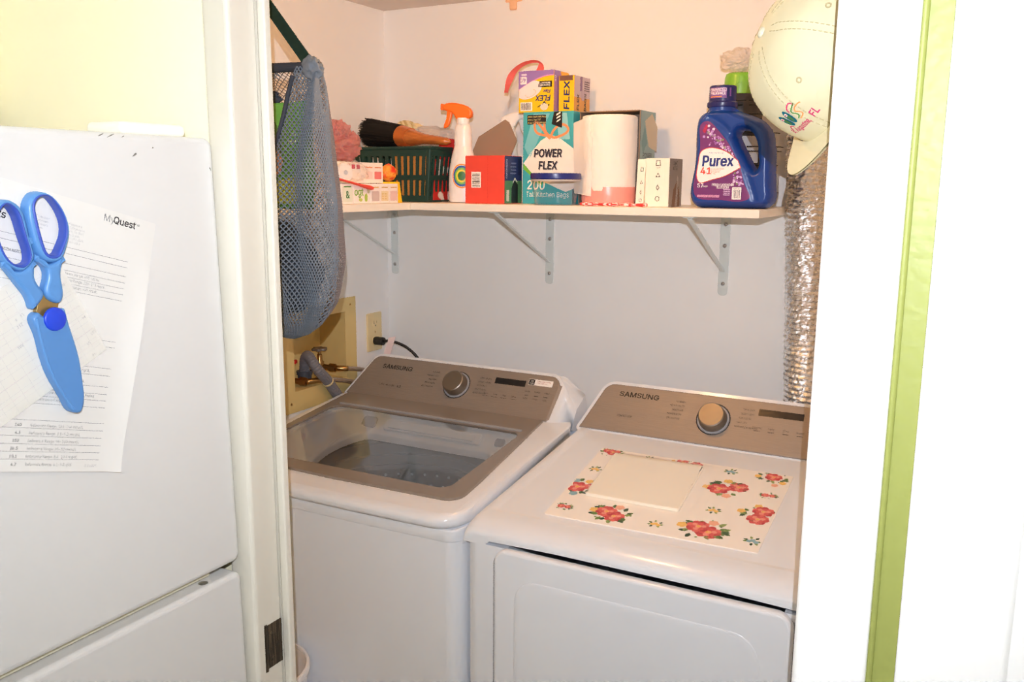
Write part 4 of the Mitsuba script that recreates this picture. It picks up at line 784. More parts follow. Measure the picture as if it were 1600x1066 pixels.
# spray bottles
def sprayer(key, label, c, trig, s=1.0, rz=0.0, lab=True):
    t = thing(key, label, 'spray bottle'); F = (lambda p: np.asarray(p) @ np.array([[math.cos(rz), math.sin(rz), 0], [-math.sin(rz), math.cos(rz), 0], [0, 0, 1]]) * s + np.array([c[0], c[1], Z0]))
    m = lathe([(0, .001), (.034, .001), (.0375, .006), (.038, .05), (.036, .085), (.030, .118), (.0235, .14), (.0225, .146), (.0235, .15), (.0225, .154), (.0235, .166), (.022, .172), (.0225, .182), (.021, .192), (.0165, .2), (0, .2)], 44); v = np.array(m.vertices); v[:, 1] *= .78
    obj(t + '__bottle', moved(trimesh.Trimesh(v, m.faces, process=False), F), 'm_white_plastic', 40)
    obj(t + '__collar', moved(lathe([(.0155, .199), (.0165, .201), (.016, .215), (.0, .215)], 28), F), 'm_white_plastic', 40)
    hd = pillow(smooth_closed([(-.052, .245), (-.05, .236), (-.036, .232), (-.022, .222), (-.016, .212), (.012, .212), (.024, .218), (.026, .228), (.014, .243), (-.01, .251), (-.04, .252)], 60), .011, .005); m2 = trimesh.util.concatenate([moved(hd, lambda p: np.c_[p[:, 0], -p[:, 2], p[:, 1]]), moved(hd, lambda p: np.c_[p[:, 0], p[:, 2], p[:, 1]])])
    obj(t + '__head', moved(m2, F), trig, 40)
    tr = pillow(smooth_closed([(-.038, .238), (-.03, .236), (-.0285, .222), (-.033, .206), (-.042, .192), (-.05, .19), (-.05, .196), (-.044, .212), (-.042, .226)], 40), .006, .003); m2 = trimesh.util.concatenate([moved(tr, lambda p: np.c_[p[:, 0], -p[:, 2], p[:, 1]]), moved(tr, lambda p: np.c_[p[:, 0], p[:, 2], p[:, 1]])])
    obj(t + '__trigger', moved(m2, F), trig, 40)
    obj(t + '__nozzle', moved(rbox(-.058, -.05, -.007, .007, .235, .251, .002), F), trig, 40)
    if lab:
        cyl = lambda p: F(np.c_[(.0385 + p[:, 2]) * np.sin(p[:, 0] / .038), -(.0385 + p[:, 2]) * .78 * np.cos(p[:, 0] / .038), p[:, 1]])
        P = Print(0.0004)
        for r_, c_ in ((.031, S(246, 150, 60)), (.0275, S(246, 240, 230)), (.0265, S(44, 84, 170)), (.0215, S(120, 190, 90)), (.0165, S(236, 220, 70)), (.0115, S(60, 120, 60))): P.poly(affinity.scale(Point(.004, .068).buffer(1, 14), r_ * .85, r_), c_, .006); P.up()
        P.build(t + '__label', cyl)
    return t
sprayer('spray_bottle', 'white spray bottle with an orange trigger and a ringed label beside the basket', (-1.2165, 1.985), 'm_orange', 1.0, 0.3)
sprayer('spray_bottle', 'white spray bottle with a white trigger behind the red box', (-1.142, 2.1), 'm_white_plastic', .93, math.pi + .3, False)

# green basket with its contents
t = thing('plastic_basket', 'dark green slotted plastic basket in the shelf corner', 'basket')
gx0, gx1, gy0, gy1, gz0, gz1 = -1.545, -1.285, 1.935, 2.085, Z0 + .001, 1.688
ta = .016                                                      # taper
def wallpanel(n, L):
    """A basket wall in its own plane: solid bands with two tiers of slots."""
    p = sbox(0, 0, L, gz1 - gz0); holes = []
    step_ = L / n
    for tier in ((.016, .056), (.069, .118)):
        for q in range(n): holes.append(sbox(step_ * (q + .24), tier[0], step_ * (q + .76), tier[1]))
    return ext(p.difference(unary_union(holes)), .003)
def taper(m):
    v = np.array(m.vertices); s = 1 - (gz1 - v[:, 2]) / (gz1 - gz0); cx_, cy_ = (gx0 + gx1) / 2, (gy0 + gy1) / 2
    kx = 1 - ta * 2 / (gx1 - gx0) * (1 - s); ky = 1 - ta * 1.2 / (gy1 - gy0) * (1 - s); v[:, 0] = cx_ + (v[:, 0] - cx_) * kx; v[:, 1] = cy_ + (v[:, 1] - cy_) * ky; return trimesh.Trimesh(v, m.faces, process=False)
obj(t + '__side', taper(moved(wallpanel(13, gx1 - gx0), frame((gx0, gy0 + .003, gz0), (1, 0, 0), (0, 0, 1)))), 'm_basket')
obj(t + '__side', taper(moved(wallpanel(13, gx1 - gx0), frame((gx0, gy1, gz0), (1, 0, 0), (0, 0, 1)))), 'm_basket')
obj(t + '__side', taper(moved(wallpanel(7, gy1 - gy0), frame((gx1 - .003, gy0, gz0), (0, 1, 0), (0, 0, 1)))), 'm_basket')
obj(t + '__side', taper(moved(wallpanel(7, gy1 - gy0), frame((gx0, gy0, gz0), (0, 1, 0), (0, 0, 1)))), 'm_basket')
obj(t + '__base', taper(cuboid(gx0, gx1, gy0, gy1, gz0, gz0 + .003)), 'm_basket')
obj(t + '__rim', tube([(gx0, gy0, gz1), (gx1, gy0, gz1), (gx1, gy1, gz1), (gx0, gy1, gz1)], .0045, 8, closed=True), 'm_basket')
for (x_, y_) in ((gx1, gy0),): obj(t + '__corner_post', taper(rbox(x_ - .012, x_ + .001, y_ - .001, y_ + .012, gz0, gz1, .003)), 'm_basket', 40)
def item(key, label, cat_, m, bsdf, smooth=40, color=None):
    t = thing(key, label, cat_); obj(t, m, bsdf, smooth, color); return t
item('orange_carton', 'orange carton inside the green basket, seen through its slots', 'box', rbox(-1.43, -1.32, 1.965, 2.0, gz0 + .004, 1.672, .001), mat('m_orangebox', S(232, 150, 70), .5))
item('silver_can', 'small silver can inside the green basket', 'can', lathe([(0, gz0 + .004), (.026, gz0 + .004), (.027, gz0 + .008), (.027, 1.62), (.024, 1.63), (0, 1.63)], 30, (-1.475, 1.985, 0)), 'm_steel')
item('red_card', 'dark red card standing in the green basket, by the spray bottle', 'card', moved(rbox(0, .075, 0, .003, 0, .145, .001), lambda p: np.asarray(p) @ np.array([[.96, .2, -.12], [-.2, .98, 0], [.12, 0, .99]]) + [-1.338, 2.035, gz0 + .026]), 'm_darkred')
item('red_striped_carton', 'red and white striped carton in the right end of the basket', 'box', rbox(-1.316, -1.298, 1.968, 2.06, gz0 + .004, 1.66, .001), mat('m_stripe', proc(lambda p, n, uv: mix(S(190, 40, 36), S(226, 220, 214), smoothstep(0.52, 0.6, noise(p.y * 70, 3.0, p.z * 30)))), .5))
# hand brush lying across the basket
t = thing('dust_brush', 'hand brush with long black bristles and an orange wooden handle lying on the basket', 'brush')
BF = frame((-1.412, 1.99, 1.7215), (1, -0.05, -0.11), (0.05, 1, 0.0))
def ribfn(x0, x1, ya, za, yb_, zb_, n=8, k=18):
    v = []
    for s in np.linspace(0, 1, n):
        for a_ in np.arange(k) * 2 * math.pi / k: v.append((x0 + (x1 - x0) * s, (ya + (yb_ - ya) * s) * math.cos(a_), (za + (zb_ - za) * s) * math.sin(a_)))
    i, j = np.meshgrid(np.arange(n - 1), np.arange(k), indexing='ij'); j2 = (j + 1) % k; q = np.stack([i * k + j, i * k + j2, (i + 1) * k + j2, (i + 1) * k + j], -1).reshape(-1, 4); caps = [[0, a_ + 1, a_] for a_ in range(1, k - 1)] + [[(n - 1) * k, (n - 1) * k + a_, (n - 1) * k + a_ + 1] for a_ in range(1, k - 1)]
    return trimesh.Trimesh(np.array(v), np.vstack([q[:, :3], q[:, [0, 2, 3]], caps]), process=False)
obj(t + '__ferrule', moved(ribfn(0, .03, .038, .029, .034, .024), BF), 'm_copper', 50)
obj(t + '__handle', moved(cat(ribfn(.03, .075, .032, .022, .018, .013), ribfn(.075, .148, .018, .013, .013, .010), ribfn(.148, .16, .013, .009, .004, .003)), BF), 'm_wood', 50)
core = ribfn(-.108, 0.004, .037, .036, .036, .028, 6); bv = []; gq = np.random.default_rng(2)
for i in range(900):
    a_, r_ = gq.uniform(0, 6.283), math.sqrt(gq.uniform(.35, 1)); y_, z_ = .037 * r_ * math.cos(a_), .029 * r_ * math.sin(a_)
    e = np.array([-.118 + gq.uniform(-.006, .006), y_ * 1.06 + gq.uniform(-.003, .003), z_ * 1.28 + gq.uniform(-.002, .003)])
    bv.append(tube([(0, y_, z_), (-.06, y_ * 1.04, z_ * 1.16), e], [.0014, .0013, .0008], 3, cap=False))
obj(t + '__bristles', moved(cat(core, *bv), BF), 'm_bristle'); labels[t + '__bristles'] = {'kind': 'stuff', 'label': 'dense black bristles'}
def crumple(c, size, seed, n=26, amp=.35, sheet=False):
    m = trimesh.creation.icosphere(subdivisions=4); v = np.array(m.vertices); nn = meshkit.fbm(v * 2.1 + seed, 3, seed) - .5; n2 = np.abs(meshkit.noise(v * 4.5 + seed * 3, seed + 9) - .5)
    v = v * (1 + amp * 1.6 * nn - amp * 1.3 * n2)[:, None] * np.asarray(size) + np.asarray(c); return trimesh.Trimesh(v, m.faces, process=False)
item('film_bag', 'crumpled translucent bag behind the brush handle', 'plastic bag', crumple((-1.365, 2.06, 1.722), (.085, .028, .028), 3), 'm_filmwhite', True)
item('cream_rag', 'cream striped cloth bunched behind the black bristles', 'cloth', crumple((-1.49, 2.115, 1.728), (.075, .028, .042), 5), mat('m_rag', proc(lambda p, n, uv: mix(S(232, 214, 170), S(200, 176, 120), smoothstep(.4, .6, noise(p.x * 150 + p.z * 150, 0.0, 0.0)))), .9), True)

# ------------------------------------------------------------------ things on the left arm of the shelf (their fronts look to +x)
SX = -1.318
def sidebox(key, label, x0, x1, y0, y1, z0, z1, draw, bsdf='m_soap', group=None):
    t = thing(key, label, 'box', group); carton(t, x0, x1, y0, y1, z0, z1, bsdf, .001); P = Print(); draw(P, y1 - y0, z1 - z0); P.build(t + '__print', SIDE((x1 + .0003, y0, z0))); return t
def d_leaf(P, w, h):
    P.poly(affinity.rotate(affinity.scale(Point(w * .35, h * .62).buffer(1, 8), w * .3, h * .16), 15), S(40, 120, 70)); P.disc(w * .2, h * .4, .004, S(40, 120, 70)); P.rect(w * .55, w * .9, h * .1, h * .16, S(214, 90, 120))
def d_herb(P, w, h):
    P.rect(w * .1, w * .9, h * .1, h * .85, S(226, 232, 216)); P.up(); P.rect(w * .2, w * .8, h * .84, h * .9, S(70, 130, 70)); P.text(w * .5, h * .3, h * .34, '&', S(60, 120, 80), True, anchor='c')
def d_green(P, w, h):
    P.text(w * .02, h * .42, h * .36, 'ogt', S(128, 176, 60), True, sx=.95); P.disc(w * .75, h * .3, .006, S(170, 200, 90), .01); P.disc(w * .4, h * .2, .007, S(190, 210, 110), .004); P.disc(w * .9, h * .7, .006, S(206, 196, 150), .009)
def d_squares(P, w, h):
    for i, c in enumerate([S(206, 188, 184), S(238, 220, 180), S(232, 198, 190)]):
        P.rect(w * (.05 + .33 * i), w * (.31 + .33 * i), h * .12, h * .62, c); P.rect(w * (.07 + .33 * i), w * (.29 + .33 * i), h * .78, h * .84, S(214, 180, 120)); P.line([(w * (.335 + .33 * i), 0), (w * (.335 + .33 * i), h)], .0004, S(220, 206, 196))
    P.up(); [P.rect(w * (.4 + .1 * (i % 2)), w * (.47 + .1 * (i % 2)), h * (.2 + .12 * (i // 2)), h * (.27 + .12 * (i // 2)), S(226, 200, 140)) for i in range(6)]
def d_pinksq(P, w, h):
    for i in range(5): P.rect(w * (.03 + .1 * i), w * (.1 + .1 * i), h * .68, h * .88, S(190, 70, 96))
    for i in range(2): P.rect(w * (.62 + .19 * i), w * (.77 + .19 * i), h * .2, h * .56, [S(240, 214, 210), S(228, 130, 130)][i]); P.rect(w * (.62 + .19 * i), w * (.77 + .19 * i), h * .74, h * .79, S(226, 150, 110))
sidebox('soap_box', 'white soap box with a dark green leaf at the left end of the row', SX - .06, SX, 1.553, 1.612, Z0, Z0 + .036, d_leaf)
sidebox('soap_box', 'small white soap box with a green herb picture, second in the row', SX - .06, SX - .0, 1.614, 1.6595, Z0, Z0 + .046, d_herb)
sidebox('soap_box', 'white soap box with light green lettering ogt, third in the row', SX - .06, SX - .0005, 1.661, 1.722, Z0, Z0 + .047, d_green)
sidebox('soap_box', 'white soap box with three pale squares at the right end of the row', SX - .06, SX, 1.7235, 1.836, Z0, Z0 + .0475, d_squares)
sidebox('soap_box', 'white soap box with red squares on its front stacked on the row', SX - .115, SX - .042, 1.645, 1.832, Z0 + .0485, Z0 + .0985, d_pinksq)
item('yellow_box', 'slim yellow box leaning between the soap boxes and the basket', 'box', moved(rbox(0, .05, 0, .016, 0, .052, .001), lambda p: np.asarray(p) + [SX - .052, 1.842, Z0] + np.outer(np.asarray(p)[:, 2], [0, -.2, 0])), 'm_yellow')
item('roll_pack', 'small white roll in clear film on the soap boxes', 'roll', moved(lathe([(.006, 0), (.02, 0), (.0235, .003), (.0235, .05), (.02, .053), (.006, .053), (.006, 0)], 30), frame((-1.34, 1.66, Z0 + .0725), (0, .3, 1), (.25, 1, -.3))), 'm_white_plastic')
item('clear_film_pack', 'crumpled clear film lying over the white roll', 'plastic bag', crumple((-1.345, 1.69, Z0 + .0755), (.026, .06, .026), 8), 'm_clear', True)
item('red_toothbrush', 'red plastic toothbrush leaning down across the soap boxes', 'toothbrush', tube(spline([(-1.3135, 1.57, Z0 + .062), (-1.312, 1.63, Z0 + .052), (-1.311, 1.68, Z0 + .043), (-1.3105, 1.725, Z0 + .036)], 20), np.r_[np.full(12, .0028), np.linspace(.003, .0052, 6), .005, .003], 10), 'm_red', True)
item('orange_pack', 'orange and red packet beside the green basket', 'packet', crumple((-1.37, 1.868, Z0 + .075), (.02, .024, .022), 12, amp=.15), mat('m_orangered', proc(lambda p, n, uv: mix(S(236, 70, 40), S(250, 160, 60), smoothstep(.4, .6, fbm(p.x * 60, p.y * 60, p.z * 60, 2)))), .35), True)
t = thing('bath_pouf', 'pink mesh bath pouf piled at the left end of the shelf', 'bath pouf'); gq = np.random.default_rng(21)
for q, (dx_, dy_, dz_, sx_, sy_, sz_) in enumerate([(0, 0, 0, .05, .06, .034), (-.01, -.022, .022, .03, .03, .04), (.0, .03, .012, .03, .042, .034), (.01, -.005, .036, .02, .03, .03), (-.02, .012, .03, .03, .04, .036)]):
    m = crumple((-1.42 + dx_, 1.735 + dy_, Z0 + .133 + dz_), (sx_, sy_, sz_), 40 + q, amp=.55); v = np.array(m.vertices); v[:, 2] = np.maximum(v[:, 2], Z0 + .0995); obj(t + '__frill', trimesh.Trimesh(v, m.faces, process=False), 'm_tulle', True)
# ------------------------------------------------------------------ refrigerator on the left, its doors looking to +x
t = thing('refrigerator', 'white refrigerator with a top freezer door, at the left of the doorway', 'refrigerator')
LEAN = 0.021                                                   # it leans back a little
lean = lambda p: np.c_[np.asarray(p)[:, 0] - (np.asarray(p)[:, 2] - 1.1) * LEAN, np.asarray(p)[:, 1:]]
FXX, FY0, FY1 = -0.8205, 0.035, 0.7815
obj(t + '__cabinet', moved(rbox(-1.56, -0.905, FY0 + .006, FY1 - .006, 0.06, 1.632, .006), lean), 'm_fridge', 40)
def fdoor(z0, z1, topcut):
    sec = Polygon(poly_pts(rrect(FY0, FY1, z0, z1, .012, 6).segmentize(.05)))
    return moved(pillow(poly_pts(sec), .062, .007, 5), lambda p: lean(np.c_[FXX - .062 + p[:, 2], p[:, 0], p[:, 1]]))
obj(t + '__freezer_door', fdoor(1.113, 1.6505, 0), 'm_fridge', 40)
low = fdoor(0.09, 1.0985, 0); v = np.array(low.vertices); g_ = (v[:, 2] > 1.07) & (v[:, 0] > FXX - .03); v[g_, 0] -= (v[g_, 2] - 1.07) * .0
obj(t + '__fridge_door', trimesh.Trimesh(v, low.faces, process=False), 'm_fridge', 40)
obj(t + '__fridge_door__pull_ledge', moved(cat(moved(ext(Polygon([(0, 0), (.0, .022), (.016, .001)]), .62), lambda p: np.c_[FXX - .017 + p[:, 0] - .0, FY0 + .04 + p[:, 2], 1.1035 + p[:, 1] * .0 - .0])), lean), 'm_fridge') if False else None
obj(t + '__gasket', moved(cat(cuboid(-0.9045, -0.885, FY0 + .012, FY1 - .01, 1.12, 1.64), cuboid(-0.9045, -0.885, FY0 + .012, FY1 - .01, .1, 1.098)), lean), 'm_gasket')
obj(t + '__divider', moved(rbox(-0.904, -0.84, FY0 + .01, FY1 - .035, 1.1, 1.1125, .002), lean), 'm_gasket', 40)
obj(t + '__screw', moved(lathe([(0, .0012), (.004, .001), (.006, 0)], 12), lambda p: lean(np.asarray(p) + [-0.834, .729, 1.0987])), 'm_steel', 40)
obj(t + '__hinge_cover', moved(rbox(-0.905, -0.842, .672, .762, 1.6505, 1.665, .006), lean), 'm_offwhite', 40)
P = Print(.0002); gq = np.random.default_rng(9)
for y_, z_, a_, b_ in ((.668, 1.627, .0035, .0006), (.669, 1.6285, .002, .0008), (.628, 1.647, .004, .0005), (.64, 1.6468, .005, .0005), (.655, 1.6465, .002, .0005), (.693, 1.636, .001, .0008), (.774, 1.614, .0008, .0025)): P.disc(y_, z_, a_, S(120, 118, 112), b_, 25)
labels[t + '__scuffs'] = {'kind': 'stuff', 'label': 'small dark scuffs and chips in the white paint'}
P.build(t + '__scuffs', lambda p: lean(np.c_[FXX + p[:, 2] + .00005, p[:, 0], p[:, 1]]))
FF = lambda h: (lambda p: lean(np.c_[FXX + .0002 + h + np.asarray(p)[:, 2], np.asarray(p)[:, 0], np.asarray(p)[:, 1]]))   # (y, z) on the freezer door
# letter-size report
t = thing('lab_report', 'white printed lab report sheet headed MyQuest on the freezer door', 'paper')
TR = np.array([.6885, 1.5515]); BR = np.array([.6105, 1.283]); dn = (BR - TR) / np.linalg.norm(BR - TR); rt = np.array([-dn[1], dn[0]]); PH, PW = .2795, .2159
pg2 = lambda u, v_: TR + np.outer(np.atleast_1d(u), rt) + np.outer(np.atleast_1d(v_), dn)      # u from the right edge (negative to the left), v downwards
us, vs = np.meshgrid(np.linspace(-PW, 0, 24), np.linspace(0, PH, 28)); yz = pg2(us.ravel(), vs.ravel())
hh = .0006 + .007 * np.clip((us + .03) / .03, 0, 1) ** 2 * np.clip((vs - .03) / .1, 0, 1) * (1 - .4 * vs / PH) + .003 * np.clip((vs - .25) / .03, 0, 1) ** 2
i, j = np.meshgrid(np.arange(27), np.arange(23), indexing='ij'); a = (i * 24 + j).ravel()
obj(t + '__sheet', trimesh.Trimesh(FF(0)(np.c_[yz, hh.ravel()]), np.vstack([np.c_[a, a + 24, a + 25], np.c_[a, a + 25, a + 1]]), process=False), 'm_paper', True)
def pm(p):
    u, v_ = p[:, 0], -p[:, 1]; yz = pg2(u, v_); h_ = .0006 + .007 * np.clip((u + .03) / .03, 0, 1) ** 2 * np.clip((v_ - .03) / .1, 0, 1) * (1 - .4 * v_ / PH) + .003 * np.clip((v_ - .25) / .03, 0, 1) ** 2
    return FF(0)(np.c_[yz, h_ + p[:, 2]])
P = Print(.0002); DK, MD, LT = S(52, 52, 54), S(120, 120, 122), S(168, 168, 170)
P.text(-.0665, -.0125, .0072, 'My', MD); P.text(-.0545, -.0125, .0074, 'Quest', DK, True); P.text(-.0265, -.009, .0028, 'TM', DK)
for i, w in enumerate(['Quest Diagnostics', '1201 S Collegeville Rd', 'Collegeville, PA 19426', 'Laboratory Director', 'Phone 866-697-8378', 'Fax 610-454-6000']): P.text(-.112 + (.002 if i == 0 else 0), -.027 - i * .0036, .0022, w, LT, sx=.8)
for i in range(4): P.text(-.14, -.0275 - i * .0036, .0022, ['Collected:', 'Received:', 'Reported:', 'Client:'][i], LT)
P.text(-.186, -.037, .007, 'ults', DK, True); P.text(-.205, -.026, .0024, 'Lab Services', MD); P.text(-.205, -.03, .0024, 'Account 04', MD); P.text(-.1695, -.0668, .0026, 'WITH REPORT', S(90, 90, 92), True)
rows = [.054, .0605, .0705, .0785, .0855, .0925, .0995, .145, .152, .1745, .1835, .1945, .2025, .2105, .2185]
rows2 = [.2005, .2085, .2165, .2245, .2325, .2405]
for r_ in [.050, .0565, .0665, .0735, .080, .0865, .0935, .139, .1455, .1685, .1765, .1885, .1965, .2035, .211]: P.line([(-PW + .008, -r_), (-.028, -r_)], .00055, S(150, 150, 152))
for r_ in [.228, .236, .244, .252, .2595, .267]: P.line([(-PW + .008, -r_ + .0), (-.026, -r_)], .00055, S(150, 150, 152))
for i, (r_, w) in enumerate([(.0785, 'Reference Range: <90 mg/dL'), (.085, 'Reference Range: 100-199 mg/dL'), (.0915, 'Reference Range: >39 mg/dL'), (.175, 'Reference Range: 0.6-1.2 mg/dL'), (.1865, 'Reference Range: 7-25 mg/dL'), (.195, 'Reference Range: >60 mL/min'), (.2015, 'Reference Range: 65-99 mg/dL fasting'), (.209, 'Reference Range: normal')]): P.text(-.107, -r_ + .001, .0027, w, MD, sx=.92); P.text(-.122, -r_ + .001, .0027, ['86', '172', '54', '0.9', '15', '78', '91', 'SEE NOTE'][i], MD, anchor='r')
for i, (n_, w) in enumerate([('140', 'Reference Range: 135-146 mmol/L'), ('4.3', 'Reference Range: 3.5-5.3 mmol/L'), ('102', 'Reference Range: 98-110 mmol/L'), ('26.5', 'Reference Range: 20-32 mmol/L'), ('10.1', 'Reference Range: 8.6-10.4 mg/dL'), ('6.7', 'Reference Range: 6.1-8.1 g/dL')]): P.text(-.11, -.2345 - i * .0078, .0028, w, MD, sx=.92); P.text(-.119, -.2345 - i * .0078, .0028, n_, S(80, 80, 82), True, anchor='r')
P.text(-.052, -.0745 + .003, .003, 'Value', MD) if False else None
P.text(-.142, -.28 + .0, .0024, '1 / 2', LT); P.text(-.036, -.2755 + .001, .0026, '01/2025', LT, anchor='c')
P.build(t + '__print', pm); labels[t + '__print'] = {'kind': 'stuff', 'label': 'grey printed lines and small text'}
# second, older sheet, tilted
t = thing('chart_sheet', 'old squared chart sheet lying tilted under the scissors', 'paper')
A, B_ = np.array([.6095, 1.4205]), np.array([.486, 1.3635]); e1 = (B_ - A) / np.linalg.norm(B_ - A); e2 = np.array([-e1[1], e1[0]]); e2 = e2 if e2[1] > 0 else -e2
cq = lambda p, h=0: FF(.0028 + h)(np.c_[A + np.outer(p[:, 0], e1) + np.outer(p[:, 1], e2), p[:, 2]])
sh = trimesh.Trimesh(*[x for x in (np.array([[0, 0, .0004], [.21, 0, .0004], [.21, .115, .0004], [0, .115, .0004], [0, 0, 0], [.21, 0, 0], [.21, .115, 0], [0, .115, 0]]), np.array([[0, 1, 2], [0, 2, 3], [4, 6, 5], [4, 7, 6], [0, 5, 1], [0, 4, 5], [1, 6, 2], [1, 5, 6], [2, 7, 3], [2, 6, 7], [3, 4, 0], [3, 7, 4]]))], process=False)
obj(t + '__sheet', trimesh.Trimesh(cq(sh.vertices), sh.faces, process=False), 'm_paper_old')
P = Print(.0002)
for i in range(1, 16): P.line([(i * .0125, .002), (i * .0125, .112)], .0003, S(198, 196, 194))
for i in range(1, 12): P.line([(.003, i * .0095), (.205, i * .0095)], .0003, S(198, 196, 194))
for i in range(1, 8): P.line([(.003, i * .0145), (.205, i * .0145)], .00025, S(206, 190, 190))
for i in range(36): x_, y_ = gq.uniform(.005, .2), gq.uniform(.005, .11); P.text(x_, y_, .0026, str(gq.integers(1, 199)), S(160, 158, 160), rot=gq.uniform(-14, 14) + 180)
P.text(.19, .03, .0055, 'A L 8', S(120, 120, 124), rot=90); P.build(t + '__print', lambda p: cq(p, .0004))
# kitchen shears in a magnetic sheath
t = thing('scissors', 'blue kitchen scissors in a blue sheath sticking to the freezer door', 'scissors')
def ringmesh(out_, hole_, h, h0=0.0, f0=0.0, f1=1.0, n=110, k=9):
    """A rounded ring between the hole and the outline; f0, f1 pick a band of its width."""
    O = smooth_closed(out_, 400); I = smooth_closed(hole_, 400); c = I.mean(0); aI = np.arctan2(I[:, 1] - c[1], I[:, 0] - c[0])
    hp = Polygon(I); rows = []
    for s in np.linspace(0, 1, n, endpoint=False):
        p = I[int(s * 400) % 400]; q_ = O[np.argmin(((O - p) ** 2).sum(1))]; rows.append((p, q_))
    qs = np.array([r[1] for r in rows]); ps = np.array([r[0] for r in rows]); qs = sum(np.roll(qs, s_, 0) for s_ in range(-3, 4)) / 7
    v = []
    for a_ in np.linspace(0, math.pi, k):
        w_ = (1 - math.cos(a_)) / 2; w_ = f0 + (f1 - f0) * w_; v.append(np.c_[ps + (qs - ps) * w_, np.full(n, h0 + h * math.sin(a_) ** .7 if 0 < a_ < math.pi - 1e-6 else h0)])
    v.append(np.c_[ps + (qs - ps) * f0, np.full(n, h0)]); v = np.vstack(v); m_ = k + 1
    i, j = np.meshgrid(np.arange(m_ - 1), np.arange(n), indexing='ij'); j2 = (j + 1) % n; q4 = np.stack([i * n + j, i * n + j2, (i + 1) * n + j2, (i + 1) * n + j], -1).reshape(-1, 4)
    return trimesh.Trimesh(v, np.vstack([q4[:, :3], q4[:, [0, 2, 3]]]), process=False)
SC = FF(.0036)
R_out = [(.529, 1.573), (.53, 1.58), (.535, 1.586), (.545, 1.589), (.555, 1.586), (.565, 1.576), (.571, 1.563), (.573, 1.549), (.569, 1.534), (.562, 1.52), (.552, 1.5155), (.543, 1.519), (.535, 1.531), (.531, 1.548), (.529, 1.562)]
R_hole = [(.5395, 1.578), (.544, 1.5825), (.552, 1.5835), (.559, 1.577), (.565, 1.566), (.5675, 1.553), (.5655, 1.543), (.56, 1.5325), (.554, 1.526), (.549, 1.527), (.544, 1.537), (.541, 1.553), (.539, 1.567)]
L_out = [(.513, 1.582), (.522, 1.578), (.528, 1.565), (.53, 1.549), (.5315, 1.539), (.5335, 1.528), (.534, 1.517), (.527, 1.511), (.515, 1.513), (.503, 1.52), (.495, 1.536), (.492, 1.555), (.496, 1.571), (.505, 1.58)]
L_hole = [(.5105, 1.576), (.515, 1.572), (.52, 1.559), (.5235, 1.542), (.526, 1.53), (.524, 1.521), (.518, 1.519), (.51, 1.522), (.504, 1.53), (.5, 1.543), (.498, 1.556), (.502, 1.569)]
shank_R = [(.5335, 1.528), (.54, 1.522), (.552, 1.518), (.564, 1.524), (.5605, 1.513), (.559, 1.502), (.5595, 1.486), (.556, 1.4785), (.541, 1.486), (.54, 1.493), (.5435, 1.503), (.5435, 1.512), (.538, 1.519), (.534, 1.521)]
shank_L = [(.5, 1.523), (.51, 1.515), (.524, 1.516), (.5335, 1.522), (.532, 1.511), (.5345, 1.498), (.5395, 1.489), (.5315, 1.4775), (.5265, 1.4745), (.524, 1.482), (.517, 1.496), (.508, 1.51)]
hR = obj(t + '__handle', moved(cat(ringmesh(R_out, R_hole, .011), pillow(smooth_closed(shank_R, 90), .0105, .004)), SC), 'm_sc_light', 50)
obj(hR + '__grip_lining', moved(ringmesh(R_out, R_hole, .0118, 0, -.05, .62), SC), 'm_sc_dark', 50)
hL = obj(t + '__handle', moved(cat(ringmesh(L_out, L_hole, .011), pillow(smooth_closed(shank_L, 90), .0095, .004)), SC), 'm_sc_light', 50)
obj(hL + '__grip_lining', moved(ringmesh(L_out, L_hole, .0118, 0, -.05, .62), SC), 'm_sc_dark', 50)
labels[hR + '__grip_lining'] = {'label': 'darker blue lining of the finger hole'}; labels[hL + '__grip_lining'] = {'label': 'darker blue lining of the finger hole'}
obj(t + '__bridge', moved(pillow(poly_pts(rrect(.5285, .5345, 1.537, 1.545, .002)), .0085, .002), SC), 'm_sc_light', 40)
obj(t + '__blades', moved(pillow([(.5325, 1.477), (.541, 1.4885), (.5562, 1.4795), (.5525, 1.464), (.53, 1.464)], .0055, .0006), SC), 'm_sc_metal', 30)
sheath = [(.526, 1.469), (.531, 1.471), (.535, 1.467), (.54, 1.4665), (.552, 1.4695), (.558, 1.472), (.5605, 1.465), (.565, 1.443), (.57, 1.418), (.5715, 1.394), (.5695, 1.368), (.566, 1.3625), (.5575, 1.364), (.55, 1.377), (.5385, 1.403), (.531, 1.433), (.527, 1.454)]
shp = smooth_closed(sheath, 120)
obj(t + '__sheath', moved(pillow(shp, .0105, .003), SC), 'm_sc_sheath', 40)
lip = [(.5275, 1.466), (.53, 1.445), (.5335, 1.425), (.541, 1.4), (.551, 1.379), (.558, 1.367)]
obj(t + '__sheath__ridge', moved(tube(np.c_[spline(lip, 40), np.full(40, .0102)], .0016, 8), SC), 'm_sc_light', 40)
obj(t + '__magnet_button', moved(lathe([(0, .0135), (.0095, .0133), (.0115, .012), (.012, .0095)], 40, (.5465, 1.4625, 0)), SC), 'm_sc_btn', 40)
# wall cabinet above the refrigerator
t = thing('wall_cabinet', 'pale wall cabinet high up at the left edge, above the refrigerator', 'cabinet')
obj(t + '__box', cuboid(-1.65, -1.30, -0.25, 0.792, 1.70, 2.40), 'm_wall_kitchen'); 
obj(t + '__door', rbox(-1.2995, -1.281, 0.2, 0.7835, 1.694, 2.39, .003), 'm_wall_kitchen', 40)

